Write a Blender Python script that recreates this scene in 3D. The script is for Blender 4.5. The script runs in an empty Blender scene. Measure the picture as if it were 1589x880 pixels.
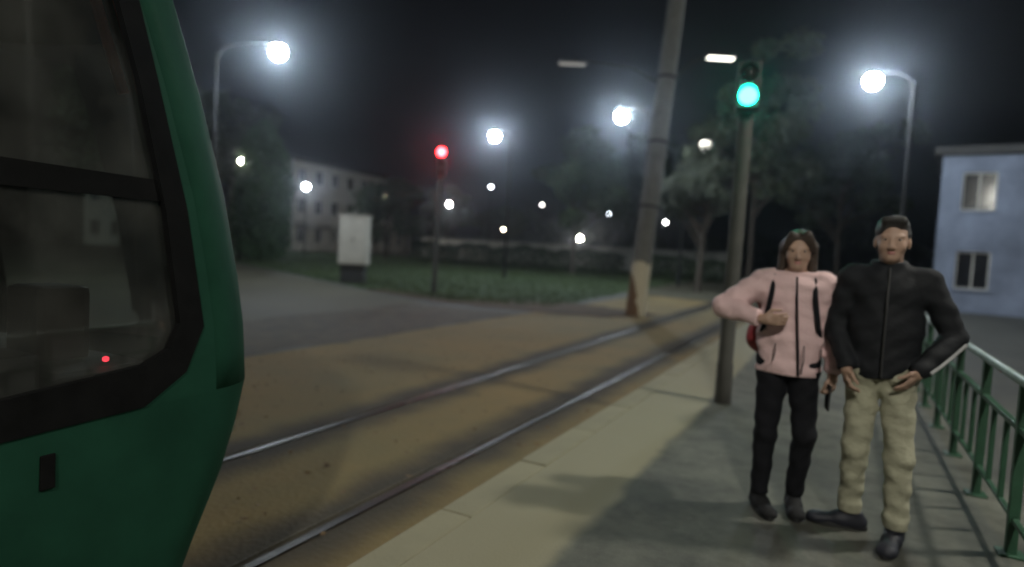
import bpy, bmesh, math, random
import numpy as np
from mathutils import Vector, Matrix

random.seed(7)
rng = np.random.default_rng(7)
S = bpy.context.scene
COL = S.collection
R = math.radians

# ------------------------------------------------------------------ camera
CAM_H = 1.49
YAW, PITCH, ROLL = 27.0, 3.3, 3.0
F, PW, PH = 1000.0, 1589.0, 880.0
cam_d = bpy.data.cameras.new('camera')
cam_d.sensor_width = 36.0
cam_d.lens = 36.0 * F / PW
cam_d.clip_start = 0.05
cam_d.clip_end = 2000.0
cam_d.dof.use_dof = True
cam_d.dof.focus_distance = 2.1
cam_d.dof.aperture_fstop = 1.02
cam = bpy.data.objects.new('camera', cam_d)
CAM_M = (Matrix.Translation((0, 0, CAM_H)) @ Matrix.Rotation(R(YAW), 4, 'Z')
         @ Matrix.Rotation(R(90 - PITCH), 4, 'X') @ Matrix.Rotation(R(ROLL), 4, 'Z'))
cam.matrix_world = CAM_M
COL.objects.link(cam)
S.camera = cam

# ------------------------------------------------------------------ sky, moonlight, exposure
W = bpy.data.worlds.new('World')
S.world = W
W.use_nodes = True
nt = W.node_tree
sky = nt.nodes.new('ShaderNodeTexSky')
sky.sky_type = 'NISHITA'
sky.sun_disc = False
sky.sun_elevation = R(-4.0)
sky.sun_rotation = R(200)
bg = nt.nodes['Background']
nt.links.new(sky.outputs[0], bg.inputs[0])
bg.inputs[1].default_value = 0.08
sun_d = bpy.data.lights.new('moon', 'SUN')
sun_d.energy = 0.012
sun_d.angle = R(8)
sun_d.color = (0.75, 0.85, 1.0)
sun = bpy.data.objects.new('moon', sun_d)
sun.rotation_euler = (R(40), R(20), R(30))
COL.objects.link(sun)
S.view_settings.view_transform = 'Standard'
S.view_settings.look = 'None'
S.view_settings.exposure = 0.0
S.view_settings.gamma = 1.0
S.view_settings.use_curve_mapping = False
try:
    S.cycles.use_light_tree = True
    S.cycles.volume_bounces = 0
    S.cycles.max_bounces = 5
    S.cycles.diffuse_bounces = 2
    S.cycles.glossy_bounces = 2
    S.cycles.transparent_max_bounces = 12
except Exception:
    pass

GZ = -0.25           # street level; platform top is z = 0


def P(px, py, depth):
    """Point seen at photo pixel (px,py), 'depth' metres in front of the camera."""
    v = Vector(((px - PW / 2) / F * depth, -(py - PH / 2) / F * depth, -depth))
    return CAM_M @ v


def G(px, py, z=GZ):
    a = P(px, py, 1.0)
    o = Vector((0, 0, CAM_H))
    d = a - o
    return o + d * ((z - CAM_H) / d.z)


# ------------------------------------------------------------------ materials
MATS = {}


def mat(name, col, rough=0.7, var=0.25, scale=6.0, bump=0.15, bscale=None, metal=0.0, col2=None,
        detail=6.0, sub=0.0, spec=0.5, bdist=0.01):
    if name in MATS:
        return MATS[name]
    m = bpy.data.materials.new(name)
    m.use_nodes = True
    t = m.node_tree
    b = t.nodes['Principled BSDF']
    tc = t.nodes.new('ShaderNodeTexCoord')
    n = t.nodes.new('ShaderNodeTexNoise')
    n.inputs['Scale'].default_value = scale
    n.inputs['Detail'].default_value = detail
    n.inputs['Roughness'].default_value = 0.62
    t.links.new(tc.outputs['Object'], n.inputs['Vector'])
    cr = t.nodes.new('ShaderNodeValToRGB')
    c2 = col2 if col2 else tuple(c * (1 - var) for c in col)
    c1 = col if col2 else tuple(min(1, c * (1 + var * 0.6)) for c in col)
    cr.color_ramp.elements[0].position = 0.32
    cr.color_ramp.elements[0].color = (*c2, 1)
    cr.color_ramp.elements[1].position = 0.68
    cr.color_ramp.elements[1].color = (*c1, 1)
    t.links.new(n.outputs[0], cr.inputs[0])
    t.links.new(cr.outputs[0], b.inputs['Base Color'])
    b.inputs['Roughness'].default_value = rough
    b.inputs['Metallic'].default_value = metal
    b.inputs['Specular IOR Level'].default_value = spec
    if rough > 0.15:
        mr = t.nodes.new('ShaderNodeMapRange')
        mr.inputs[3].default_value = max(0.05, rough - 0.12)
        mr.inputs[4].default_value = min(1, rough + 0.12)
        t.links.new(n.outputs[0], mr.inputs[0])
        t.links.new(mr.outputs[0], b.inputs['Roughness'])
    if bump > 0:
        n2 = t.nodes.new('ShaderNodeTexNoise')
        n2.inputs['Scale'].default_value = bscale or scale * 8
        n2.inputs['Detail'].default_value = 5
        t.links.new(tc.outputs['Object'], n2.inputs['Vector'])
        bp = t.nodes.new('ShaderNodeBump')
        bp.inputs['Strength'].default_value = bump
        bp.inputs['Distance'].default_value = bdist
        t.links.new(n2.outputs[0], bp.inputs['Height'])
        t.links.new(bp.outputs[0], b.inputs['Normal'])
    MATS[name] = m
    return m


def emit(name, col, s):
    if name in MATS:
        return MATS[name]
    m = bpy.data.materials.new(name)
    m.use_nodes = True
    t = m.node_tree
    t.nodes.remove(t.nodes['Principled BSDF'])
    e = t.nodes.new('ShaderNodeEmission')
    e.inputs[0].default_value = (*col, 1)
    e.inputs[1].default_value = s
    t.links.new(e.outputs[0], t.nodes['Material Output'].inputs[0])
    MATS[name] = m
    return m


def glass(name, tint, rough=0.03):
    if name in MATS:
        return MATS[name]
    m = bpy.data.materials.new(name)
    m.use_nodes = True
    t = m.node_tree
    t.nodes.remove(t.nodes['Principled BSDF'])
    tr = t.nodes.new('ShaderNodeBsdfTransparent')
    tr.inputs[0].default_value = (*tint, 1)
    gl = t.nodes.new('ShaderNodeBsdfGlossy')
    gl.inputs['Roughness'].default_value = rough
    fr = t.nodes.new('ShaderNodeFresnel')
    fr.inputs[0].default_value = 1.5
    mx = t.nodes.new('ShaderNodeMixShader')
    t.links.new(fr.outputs[0], mx.inputs[0])
    t.links.new(tr.outputs[0], mx.inputs[1])
    t.links.new(gl.outputs[0], mx.inputs[2])
    # grey dust film, also standing in for hazy reflections on the pane
    df = t.nodes.new('ShaderNodeBsdfDiffuse')
    df.inputs[0].default_value = (0.42, 0.42, 0.38, 1)
    nz = t.nodes.new('ShaderNodeTexNoise')
    nz.inputs['Scale'].default_value = 3.0
    nz.inputs['Detail'].default_value = 6.0
    tc = t.nodes.new('ShaderNodeTexCoord')
    t.links.new(tc.outputs['Object'], nz.inputs['Vector'])
    mr = t.nodes.new('ShaderNodeMapRange')
    mr.inputs[1].default_value = 0.35
    mr.inputs[2].default_value = 0.7
    mr.inputs[3].default_value = 0.02
    mr.inputs[4].default_value = 0.09
    t.links.new(nz.outputs[0], mr.inputs[0])
    m2 = t.nodes.new('ShaderNodeMixShader')
    t.links.new(mr.outputs[0], m2.inputs[0])
    t.links.new(mx.outputs[0], m2.inputs[1])
    t.links.new(df.outputs[0], m2.inputs[2])
    t.links.new(m2.outputs[0], t.nodes['Material Output'].inputs[0])
    MATS[name] = m
    return m


# ------------------------------------------------------------------ object helpers
def tag(o, label, cat=None, group=None, kind=None):
    if label:
        o['label'] = label
    if cat:
        o['category'] = cat
    if group:
        o['group'] = group
    if kind:
        o['kind'] = kind
    return o


def link(name, me, m=None, parent=None, smooth=False):
    o = bpy.data.objects.new(name, me)
    COL.objects.link(o)
    if m and not me.materials:
        me.materials.append(m)
    if smooth:
        me.polygons.foreach_set('use_smooth', [True] * len(me.polygons))
    if parent:
        o.parent = parent
    return o


def empty(name, loc=(0, 0, 0), rz=0.0):
    o = bpy.data.objects.new(name, None)
    o.location = loc
    o.rotation_euler = (0, 0, rz)
    o.empty_display_size = 0.1
    COL.objects.link(o)
    return o


def struct(name, me, m, smooth=False):
    o = link(name, me, m, None, smooth)
    o['kind'] = 'structure'
    return o


class MB:
    """collects boxes, bars, tubes and lathes for ONE mesh"""
    def __init__(s):
        s.v = []
        s.f = []

    def add(s, v, f):
        b = len(s.v)
        s.v += [tuple(x) for x in v]
        s.f += [tuple(i + b for i in q) for q in f]
        return s

    def box(s, lo, hi):
        (a, b, c), (d, e, g) = lo, hi
        v = [(a, b, c), (d, b, c), (d, e, c), (a, e, c), (a, b, g), (d, b, g), (d, e, g), (a, e, g)]
        return s.add(v, [(0, 3, 2, 1), (4, 5, 6, 7), (0, 1, 5, 4), (1, 2, 6, 5), (2, 3, 7, 6), (3, 0, 4, 7)])

    def tube(s, pts, rad, n=12, cap=True):
        pts = [Vector(p) for p in pts]
        rr = rad if isinstance(rad, (list, tuple)) else [rad] * len(pts)
        rings = []
        up = None
        for i, p in enumerate(pts):
            d = (pts[min(i + 1, len(pts) - 1)] - pts[max(i - 1, 0)])
            d = d.normalized() if d.length > 1e-9 else Vector((0, 0, 1))
            if up is None:
                up = Vector((0, 0, 1)) if abs(d.z) < 0.9 else Vector((1, 0, 0))
            a = d.cross(up).normalized()
            b = a.cross(d).normalized()
            up = b
            rings.append([p + (a * math.cos(2 * math.pi * k / n) + b * math.sin(2 * math.pi * k / n)) * rr[i]
                          for k in range(n)])
        v = [q for r_ in rings for q in r_]
        f = []
        for i in range(len(rings) - 1):
            for k in range(n):
                f.append((i * n + k, i * n + (k + 1) % n, (i + 1) * n + (k + 1) % n, (i + 1) * n + k))
        if cap:
            f.append(tuple(range(n))[::-1])
            f.append(tuple(range((len(rings) - 1) * n, len(rings) * n)))
        return s.add(v, f)

    def lathe(s, prof, n=20, c=(0, 0, 0)):
        """prof: list of (radius, z)"""
        v = []
        f = []
        for r_, z in prof:
            for k in range(n):
                a = 2 * math.pi * k / n
                v.append((c[0] + r_ * math.cos(a), c[1] + r_ * math.sin(a), c[2] + z))
        for i in range(len(prof) - 1):
            for k in range(n):
                f.append((i * n + k, i * n + (k + 1) % n, (i + 1) * n + (k + 1) % n, (i + 1) * n + k))
        f.append(tuple(range(n))[::-1])
        f.append(tuple(range((len(prof) - 1) * n, len(prof) * n)))
        return s.add(v, f)

    def prism(s, poly, z0, z1):
        n = len(poly)
        v = [(x, y, z0) for x, y in poly] + [(x, y, z1) for x, y in poly]
        f = [tuple(range(n))[::-1], tuple(range(n, 2 * n))]
        f += [(k, (k + 1) % n, n + (k + 1) % n, n + k) for k in range(n)]
        return s.add(v, f)

    def mesh(s, name='mesh'):
        me = bpy.data.meshes.new(name)
        me.from_pydata(s.v, [], s.f)
        me.update()
        return me

    def build(s, name, m, parent=None, smooth=False, bevel=0.0):
        me = s.mesh(name)
        bm = bmesh.new()
        bm.from_mesh(me)
        bmesh.ops.recalc_face_normals(bm, faces=bm.faces)
        if bevel > 0:
            bmesh.ops.bevel(bm, geom=list(bm.edges), offset=bevel, segments=2, affect='EDGES', profile=0.6)
        bm.to_mesh(me)
        bm.free()
        o = link(name, me, m, parent)
        if smooth:
            me.polygons.foreach_set('use_smooth', [True] * len(me.polygons))
            try:
                me.set_sharp_from_angle(angle=R(40))
            except Exception:
                pass
        return o


def copy_tree(o, parent=None):
    c = o.copy()
    COL.objects.link(c)
    if parent is not None:
        c.parent = parent
    for ch in list(o.children):
        copy_tree(ch, c)
    return c


# ------------------------------------------------------------------ the setting
M_asphalt = mat('street_asphalt', (0.085, 0.083, 0.072), 0.75, 0.35, 0.55, 0.5, 60, bdist=0.006)
M_earth = mat('track_earth', (0.25, 0.165, 0.062), 0.85, 0.4, 0.35, 0.7, 25, col2=(0.155, 0.125, 0.05), bdist=0.012)
M_dkbrown = mat('groove_dirt_and_dark_strip', (0.075, 0.062, 0.04), 0.8, 0.5, 3.0, 0.8, 30, bdist=0.02)
M_rail = mat('worn_rail_steel', (0.24, 0.22, 0.20), 0.45, 0.3, 0.8, 0.4, 10, metal=1.0, col2=(0.022, 0.017, 0.012), bdist=0.006)
for e_, p_ in zip([n_ for n_ in M_rail.node_tree.nodes if n_.type == 'VALTORGB'][0].color_ramp.elements, (0.56, 0.74)):
    e_.position = p_
M_plat = mat('platform_asphalt', (0.115, 0.115, 0.094), 0.8, 0.5, 1.1, 0.6, 70, bdist=0.006)
M_strip = mat('platform_edge_concrete', (0.275, 0.25, 0.165), 0.8, 0.22, 0.8, 0.5, 50, bdist=0.006)
M_kerb = mat('kerb_concrete', (0.22, 0.205, 0.15), 0.8, 0.3, 3.0, 0.5, 40, bdist=0.006)
M_soil = mat('brown_soil', (0.10, 0.062, 0.034), 0.95, 0.5, 1.5, 1.0, 14, col2=(0.05, 0.034, 0.02), bdist=0.03)
M_lawn = mat('lawn_soil', (0.045, 0.075, 0.026), 0.95, 0.4, 0.7, 0.9, 18, col2=(0.03, 0.05, 0.02), bdist=0.04)
M_road = mat('far_road_asphalt', (0.078, 0.070, 0.044), 0.75, 0.3, 0.4, 0.4, 50, bdist=0.006)



def x_mix(m, centres, near, far, noise_amp, noise_scale, colour, amount):
    """mix a stain / second surface into m by distance (object x) from given lines, with a ragged edge"""
    t = m.node_tree
    b = t.nodes['Principled BSDF']
    src = b.inputs['Base Color'].links[0].from_socket
    tc = t.nodes.new('ShaderNodeTexCoord')
    sx = t.nodes.new('ShaderNodeSeparateXYZ')
    t.links.new(tc.outputs['Object'], sx.inputs[0])
    n = t.nodes.new('ShaderNodeTexNoise')
    n.inputs['Scale'].default_value = noise_scale
    n.inputs['Detail'].default_value = 5
    t.links.new(tc.outputs['Object'], n.inputs['Vector'])
    last = None
    for c in centres:
        a = t.nodes.new('ShaderNodeMath')
        a.operation = 'SUBTRACT'
        a.inputs[1].default_value = c
        t.links.new(sx.outputs[0], a.inputs[0])
        q = t.nodes.new('ShaderNodeMath')
        q.operation = 'ABSOLUTE' if len(centres) > 1 else 'MULTIPLY'
        if len(centres) == 1:
            q.inputs[1].default_value = 1.0
        t.links.new(a.outputs[0], q.inputs[0])
        if last is None:
            last = q
        else:
            mn = t.nodes.new('ShaderNodeMath')
            mn.operation = 'MINIMUM'
            t.links.new(last.outputs[0], mn.inputs[0])
            t.links.new(q.outputs[0], mn.inputs[1])
            last = mn
    ad = t.nodes.new('ShaderNodeMath')
    ad.operation = 'MULTIPLY_ADD'
    ad.inputs[1].default_value = noise_amp
    t.links.new(n.outputs[0], ad.inputs[0])
    t.links.new(last.outputs[0], ad.inputs[2])
    mr = t.nodes.new('ShaderNodeMapRange')
    mr.interpolation_type = 'SMOOTHSTEP'
    mr.inputs[1].default_value = near + noise_amp * .5
    mr.inputs[2].default_value = far + noise_amp * .5
    mr.inputs[3].default_value = amount
    mr.inputs[4].default_value = 0.0
    t.links.new(ad.outputs[0], mr.inputs[0])
    mx = t.nodes.new('ShaderNodeMix')
    mx.data_type = 'RGBA'
    t.links.new(mr.outputs[0], mx.inputs[0])
    t.links.new(src, mx.inputs[6])
    if isinstance(colour, tuple):
        mx.inputs[7].default_value = (*colour, 1)
    t.links.new(mx.outputs[2], b.inputs['Base Color'])
    return mx


x_mix(M_earth, (-2.66, -4.10), 0.08, 0.50, 0.40, 1.6, (0.034, 0.027, 0.018), 0.95)
nd = M_plat.node_tree
nz = nd.nodes.new('ShaderNodeTexNoise')
nz.inputs['Scale'].default_value = 3.4
nz.inputs['Detail'].default_value = 10
nz.inputs['Roughness'].default_value = 0.75
tcx = nd.nodes.new('ShaderNodeTexCoord')
nd.links.new(tcx.outputs['Object'], nz.inputs['Vector'])
rp = nd.nodes.new('ShaderNodeValToRGB')
rp.color_ramp.elements[0].position = 0.36
rp.color_ramp.elements[0].color = (0.55, 0.55, 0.55, 1)
rp.color_ramp.elements[1].position = 0.55
rp.color_ramp.elements[1].color = (1.08, 1.08, 1.08, 1)
nd.links.new(nz.outputs[0], rp.inputs[0])
ml = nd.nodes.new('ShaderNodeMix')
ml.data_type = 'RGBA'
ml.blend_type = 'MULTIPLY'
ml.inputs[0].default_value = 0.85
nd.links.new(nd.nodes['Principled BSDF'].inputs['Base Color'].links[0].from_socket, ml.inputs[6])
nd.links.new(rp.outputs[0], ml.inputs[7])
nd.links.new(ml.outputs[2], nd.nodes['Principled BSDF'].inputs['Base Color'])
x_mix(M_plat, (-1.12,), -0.05, 0.05, 0.16, 2.2, (0.275, 0.25, 0.165), 0.97)


def ragged(poly, step=.6, amp=.13):
    out = []
    for (x0, y0), (x1, y1) in zip(poly, poly[1:] + poly[:1]):
        L = math.hypot(x1 - x0, y1 - y0)
        n = max(1, int(L / step))
        for k in range(n):
            q = k / n
            a = amp if k else 0
            out.append((x0 + (x1 - x0) * q + rng.uniform(-a, a), y0 + (y1 - y0) * q + rng.uniform(-a, a)))
    return out


sz = 150.0
me = MB().add([(-sz, -60, GZ), (sz, -60, GZ), (sz, 200, GZ), (-sz, 200, GZ)], [(0, 1, 2, 3)]).mesh()
struct('ground', me, M_asphalt)


def sheet(name, poly, z, m, grid=None):
    if grid:
        poly = ragged(poly, *grid)
    v = [(x, y, z) for x, y in poly]
    return struct(name, MB().add(v, [tuple(range(len(v)))]).mesh(), m)


# track bed, dark brown strip beside it, road, lawn
sheet('track_bed', [(-7.3, -14), (-1.86, -14), (-1.86, 70), (-7.3, 70)], GZ + 0.004, M_earth)
sheet('dark_strip', [(-10.4, -14), (-7.32, -14), (-7.32, 15.2), (-10.4, 14.6)], GZ + 0.008, M_dkbrown, (.5, .16))
sheet('road', [(-80, 5), (-10.42, 5), (-10.42, 15.2), (-14.4, 17.0), (-28, 23.7), (-80, 46)], GZ + 0.0045, M_road)
sheet('far_path', [(-8.9, 26), (-1.5, 26), (-1.5, 60), (-10.5, 60)], GZ + 0.009, M_road, (.8, .2))

# lawn with a gentle swell
LAWN = [(-28, 24.2), (-14.6, 17.5), (-10.4, 16.4), (-7.6, 17.6), (-9.0, 40), (-9.8, 58), (-70, 58), (-70, 43)]
sheet('lawn', LAWN, GZ + 0.013, M_lawn, (.6, .15))
sheet('soil_strip', [(-14.2, 17.0), (-10.2, 15.6), (-7.0, 15.7), (-5.3, 16.2), (-4.4, 18.2), (-7.4, 19.4), (-10.4, 17.6), (-14.4, 18.3)],
      GZ + 0.018, M_soil, (.3, .16))


def lawn_blades():
    n = 42000
    poly = np.array(LAWN)
    pts = []
    while len(pts) < n:
        x = rng.uniform(-40, -7.6)
        y = 16.4 + (58 - 16.4) * rng.random() ** 2
        # point in polygon
        c = False
        j = len(poly) - 1
        for i in range(len(poly)):
            xi, yi = poly[i]
            xj, yj = poly[j]
            if (yi > y) != (yj > y) and x < (xj - xi) * (y - yi) / (yj - yi) + xi:
                c = not c
            j = i
        if c:
            pts.append((x, y))
    v = []
    f = []
    for x, y in pts:
        a = rng.uniform(0, 6.28)
        h = rng.uniform(0.03, 0.10)
        w = rng.uniform(0.012, 0.035)
        dx, dy = math.cos(a) * w, math.sin(a) * w
        b = len(v)
        v += [(x - dx, y - dy, GZ + 0.01), (x + dx, y + dy, GZ + 0.01),
              (x + rng.uniform(-.05, .05), y + rng.uniform(-.05, .05), GZ + h)]
        f.append((b, b + 1, b + 2))
    me = bpy.data.meshes.new('lawn_grass')
    me.from_pydata(v, [], f)
    o = link('lawn_grass', me, mat('grass_blade', (0.08, 0.11, 0.028), 0.7, 0.5, 0.5, 0, col2=(0.035, 0.06, 0.018)))
    tag(o, 'short green grass on the lawn beyond the tram track', 'grass', kind='stuff')


lawn_blades()

# rails with dark worn grooves beside them
rails = empty('tram_track', (0, 0, 0))
rails['kind'] = 'structure'
for x in (-2.62, -4.06):
    y1 = 70
    b = MB()
    # grooved rail: running head, groove, keeper lip
    b.box((x - 0.030, -14, GZ - 0.02), (x + 0.03, y1, GZ + 0.014))
    o = b.build('rail', M_rail, rails, bevel=0.003)
    b = MB().box((x - 0.095, -14, GZ - 0.02), (x - 0.075, y1, GZ + 0.012))
    o = b.build('keeper_rail', M_dkbrown, rails)
# platform: slab, concrete edge strip, kerb stones
sheet('platform', [(-1.701, -14), (1.15, -14), (1.15, 34), (-1.701, 34)], 0.0, M_plat)
struct('platform_base', MB().box((-1.88, -14, GZ - 0.1), (1.15, 34, -0.012)).mesh(), M_kerb)
kerb = empty('platform_kerb')
kerb['kind'] = 'structure'
kme = None
for i in range(48):
    y = -14 + i * 1.0
    if kme is None:
        o = MB().box((-1.90, 0.004, -0.24), (-1.703, 0.996, 0.006)).build('kerb_stone', M_strip, kerb, bevel=0.012)
        kme = o.data
    else:
        o = link('kerb_stone', kme, None, kerb)
    o.location = (rng.uniform(-.004, .004), y, rng.uniform(-.004, .003))

# ------------------------------------------------------------------ tram
M_tram = mat('tram_green_paint', (0.011, 0.046, 0.028), 0.6, 0.25, 2.5, 0.05, 30, spec=0.05)
M_teal = mat('tram_teal_paint', (0.025, 0.10, 0.085), 0.35, 0.15, 2.5, 0.05, 30, spec=0.4)
M_rub = mat('black_rubber', (0.007, 0.007, 0.007), 0.85, 0.3, 10, 0.1, spec=0.03)
M_dark = mat('dark_grey_plastic', (0.035, 0.035, 0.036), 0.6, 0.3, 8, 0.1)
M_inner = mat('tram_lining', (0.16, 0.15, 0.14), 0.6, 0.2, 4, 0.05)
M_seat = mat('seat_fabric', (0.20, 0.155, 0.12), 0.85, 0.3, 20, 0.3)
M_cur = mat('orange_blind', (0.42, 0.10, 0.03), 0.8, 0.2, 12, 0.2)
M_steel = mat('brushed_steel', (0.5, 0.5, 0.5), 0.3, 0.15, 10, 0.05, metal=1.0)
M_glass = glass('tram_glass', (0.86, 0.89, 0.87), 0.02)


def build_tram():
    t = empty('tram', (-3.33, 0, GZ))
    tag(t, 'green tram with dark cab windows stopped at the platform on the left', 'tram')
    XC = -3.33
    # side surface x(y,z) in world coords relative to centre line; nose plan curve
    prof = [(-0.02, 1.50), (0.10, 1.56), (0.25, 1.62), (0.5, 1.735), (0.7, 1.80), (0.86, 1.84), (1.1, 1.83), (1.3, 1.80),
            (1.64, 1.73), (2.0, 1.62), (2.31, 1.51), (2.6, 1.40), (2.85, 1.25), (3.0, 1.05)]
    prof = [(z, y + 0.17) for z, y in prof]

    def corner_y(z):
        for (z0, y0), (z1, y1) in zip(prof, prof[1:]):
            if z0 <= z <= z1:
                return y0 + (y1 - y0) * (z - z0) / (z1 - z0)
        return prof[0][1] if z < prof[0][0] else prof[-1][1]

    def half(z):
        # tumblehome
        if z < 0.9:
            return 1.24 - 0.05 * ((0.9 - z) / 0.9) ** 2
        if z < 2.4:
            return 1.24 - 0.07 * (z - 0.9) / 1.5
        return 1.17 - 0.35 * ((z - 2.4) / 0.62) ** 2

    def side(y, z):
        """outer surface half-width at length y: straight, slight taper to the corner"""
        return half(z) - 0.05 * max(0.0, (y - 0.2)) ** 1.3

    # outline of the plan at height z: from back right side forward round nose to left side
    def ring(z):
        yc = corner_y(z)
        pts = []
        for y in (-12.0, -6.0, -3.0, -1.0, 0.0, 0.4, 0.8, 1.1):
            if y < yc - 0.28:
                pts.append((side(y, z), y))
            else:
                pts.append((side(yc - 0.28, z), yc - 0.28))
        w = side(yc - 0.28, z)
        for a in (0, 15, 30, 45, 60, 75):
            pts.append((w - 0.24 * (1 - math.cos(R(a))), yc - 0.28 + 0.28 * math.sin(R(a)) + 0.0))
        for q in (0.75, 0.5, 0.25, 0.0):
            pts.append(((w - 0.26) * q, yc + 0.06 + 0.34 * (1 - q * q)))
        full = pts + [(-x, y) for x, y in reversed(pts[:-1])]
        return full

    zs_low = [-0.02, 0.10, 0.25, 0.5, 0.7, 0.86]
    zs_top = [2.42, 2.6, 2.8, 2.93, 3.0]

    def loft(zs, cap_top=False):
        v = []
        f = []
        n = None
        for z in zs:
            r_ = ring(z)
            n = len(r_)
            v += [(x, y, z - GZ) for x, y in r_]
        for i in range(len(zs) - 1):
            for k in range(n - 1):
                f.append((i * n + k, i * n + k + 1, (i + 1) * n + k + 1, (i + 1) * n + k))
            f.append((i * n + n - 1, i * n, (i + 1) * n, (i + 1) * n + n - 1))
        if cap_top:
            f.append(tuple(range((len(zs) - 1) * n, len(zs) * n)))
        return MB().add(v, f)
    body = loft(zs_low).build('lower_body', M_tram, t, smooth=True)
    roof = loft(zs_top, True).build('roof', M_tram, t, smooth=True)
    # window zone between z .86 and 2.42, platform side: patches on the side surface
    def patch(name, poly, m, off=0.0, thick=0.03, parent=t, sgn=1):
        """poly in (y,z) on the right side; subdivided later by surface sampling"""
        bm = bmesh.new()
        vs = [bm.verts.new((0, y, z)) for y, z in poly]
        fc = bm.faces.new(vs)
        bmesh.ops.triangulate(bm, faces=[fc])
        for _ in range(2):
            bmesh.ops.subdivide_edges(bm, edges=list(bm.edges), cuts=1, use_grid_fill=True)
        ge = bmesh.ops.extrude_face_region(bm, geom=list(bm.faces))
        new = set(g for g in ge['geom'] if isinstance(g, bmesh.types.BMVert))
        for v in bm.verts:
            y, z = v.co.y, v.co.z
            o_ = off - (thick if v in new else 0)
            yc = corner_y(z)
            v.co = (sgn * (side(min(y, yc - 0.28), z) + o_), y, z - GZ)
        bmesh.ops.recalc_face_normals(bm, faces=bm.faces)
        me = bpy.data.meshes.new(name)
        bm.to_mesh(me)
        bm.free()
        return link(name, me, m, parent)
    zsill_f, zsill_b = 0.97, 0.86
    # A pillar + front (teal) : corner strip loft on window band
    zb = [0.86, 1.0, 1.1, 1.3, 1.5, 1.64, 1.8, 2.0, 2.2, 2.31, 2.42]

    def band(k0, k1, name, m, off=0.0):
        v = []
        f = []
        nk = k1 - k0 + 1
        for z in zb:
            r_ = ring(z)
            for k in range(k0, k1 + 1):
                v.append((r_[k][0] + off, r_[k][1], z - GZ))
        for i in range(len(zb) - 1):
            for k in range(nk - 1):
                f.append((i * nk + k, i * nk + k + 1, (i + 1) * nk + k + 1, (i + 1) * nk + k))
        o = MB().add(v, f).build(name, m, t, smooth=True)
        md = o.modifiers.new('thickness', 'SOLIDIFY')
        md.thickness = 0.02
        md.offset = -1
        return o
    N = len(ring(1.0))
    mid = N // 2
    band(8, 13, 'corner_pillar', M_tram)
    band(N - 1 - 13, N - 1 - 8, 'corner_pillar', M_tram)
    band(13, N - 1 - 13, 'windscreen', M_glass)
    # narrow green panel between glass and the pillar, with a slanted lower corner
    for sg in (1, -1):
        cy = lambda z: corner_y(z) - 0.275
        edge = [(cy(z), z) for z in (0.865, 1.0, 1.2, 1.4, 1.64, 1.9, 2.1, 2.31, 2.415)]
        # rubber frame patches around the cab window
        glass_poly = [(0.10, 0.90), (0.82, 0.955), (1.42, 1.005), (1.52, 1.05), (1.565, 1.14), (1.51, 1.55), (1.41, 2.0), (1.32, 2.30), (0.10, 2.30)]
        g = patch('cab_window', glass_poly, M_glass, -0.022, 0.006, sgn=sg)
        # frame: ring strip
        out_poly = [(0.02, 0.80), (0.82, 0.842), (1.42, 0.857), (1.59, 0.955), (1.67, 1.12), (1.60, 1.56), (1.48, 2.02), (1.38, 2.38), (0.02, 2.38)]
        v = []
        f = []
        n = len(out_poly)

        def S3(y, z, o_):
            return (sg * (side(min(y, corner_y(z) - 0.28), z) + o_), y, z - GZ)
        for o_ in (0.006, -0.03):
            for (a, b_) in zip(out_poly, glass_poly):
                v.append(S3(*a, o_))
                v.append(S3(*b_, o_))
        for k in range(n):
            k2 = (k + 1) % n
            f.append((2 * k, 2 * k2, 2 * k2 + 1, 2 * k + 1))
            b0 = 2 * n
            f.append((b0 + 2 * k, b0 + 2 * k + 1, b0 + 2 * k2 + 1, b0 + 2 * k2))
            f.append((2 * k, b0 + 2 * k, b0 + 2 * k2, 2 * k2))
            f.append((2 * k + 1, 2 * k2 + 1, b0 + 2 * k2 + 1, b0 + 2 * k + 1))
        fr = MB().add(v, f).build('window_frame', M_rub, g)
        patch('window_bar', [(0.11, 1.60), (1.52, 1.585), (1.51, 1.66), (0.11, 1.69)], M_rub, -0.010, 0.02, parent=g, sgn=sg)
        # painted panel pieces around the frame
        if True:
            # quad strips to avoid concave trouble
            inner = [(1.41, 0.853), (1.585, 0.96), (1.66, 1.12), (1.625, 1.36), (1.585, 1.60), (1.475, 2.02), (1.425, 2.20), (1.375, 2.38), (1.36, 2.417)]
            outer = [(cy(z), z) for z in (0.853, 0.96, 1.12, 1.36, 1.60, 2.02, 2.20, 2.38, 2.417)]
            v = []
            f = []
            for o_ in (0.0, -0.03):
                for a, b_ in zip(inner, outer):
                    if b_[0] < a[0]:
                        b_ = (a[0] + 0.01, b_[1])
                    v.append(S3(*a, o_))
                    v.append(S3(*b_, o_))
            n = len(inner)
            for k in range(n - 1):
                f.append((2 * k, 2 * k + 1, 2 * k + 3, 2 * k + 2))
                f.append((2 * n + 2 * k, 2 * n + 2 * k + 2, 2 * n + 2 * k + 3, 2 * n + 2 * k + 1))
            MB().add(v, f).build('pillar_panel', M_tram, t, smooth=True)
        patch('header_panel', [(-12, 2.38), (1.37, 2.38), (1.37, 2.43), (-12, 2.43)], M_tram, 0.002, 0.03, sgn=sg)
        patch('door_pillar', [(-0.42, 0.80), (0.018, 0.80), (0.018, 2.38), (-0.42, 2.38)], M_rub, 0.004, 0.04, sgn=sg)
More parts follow.
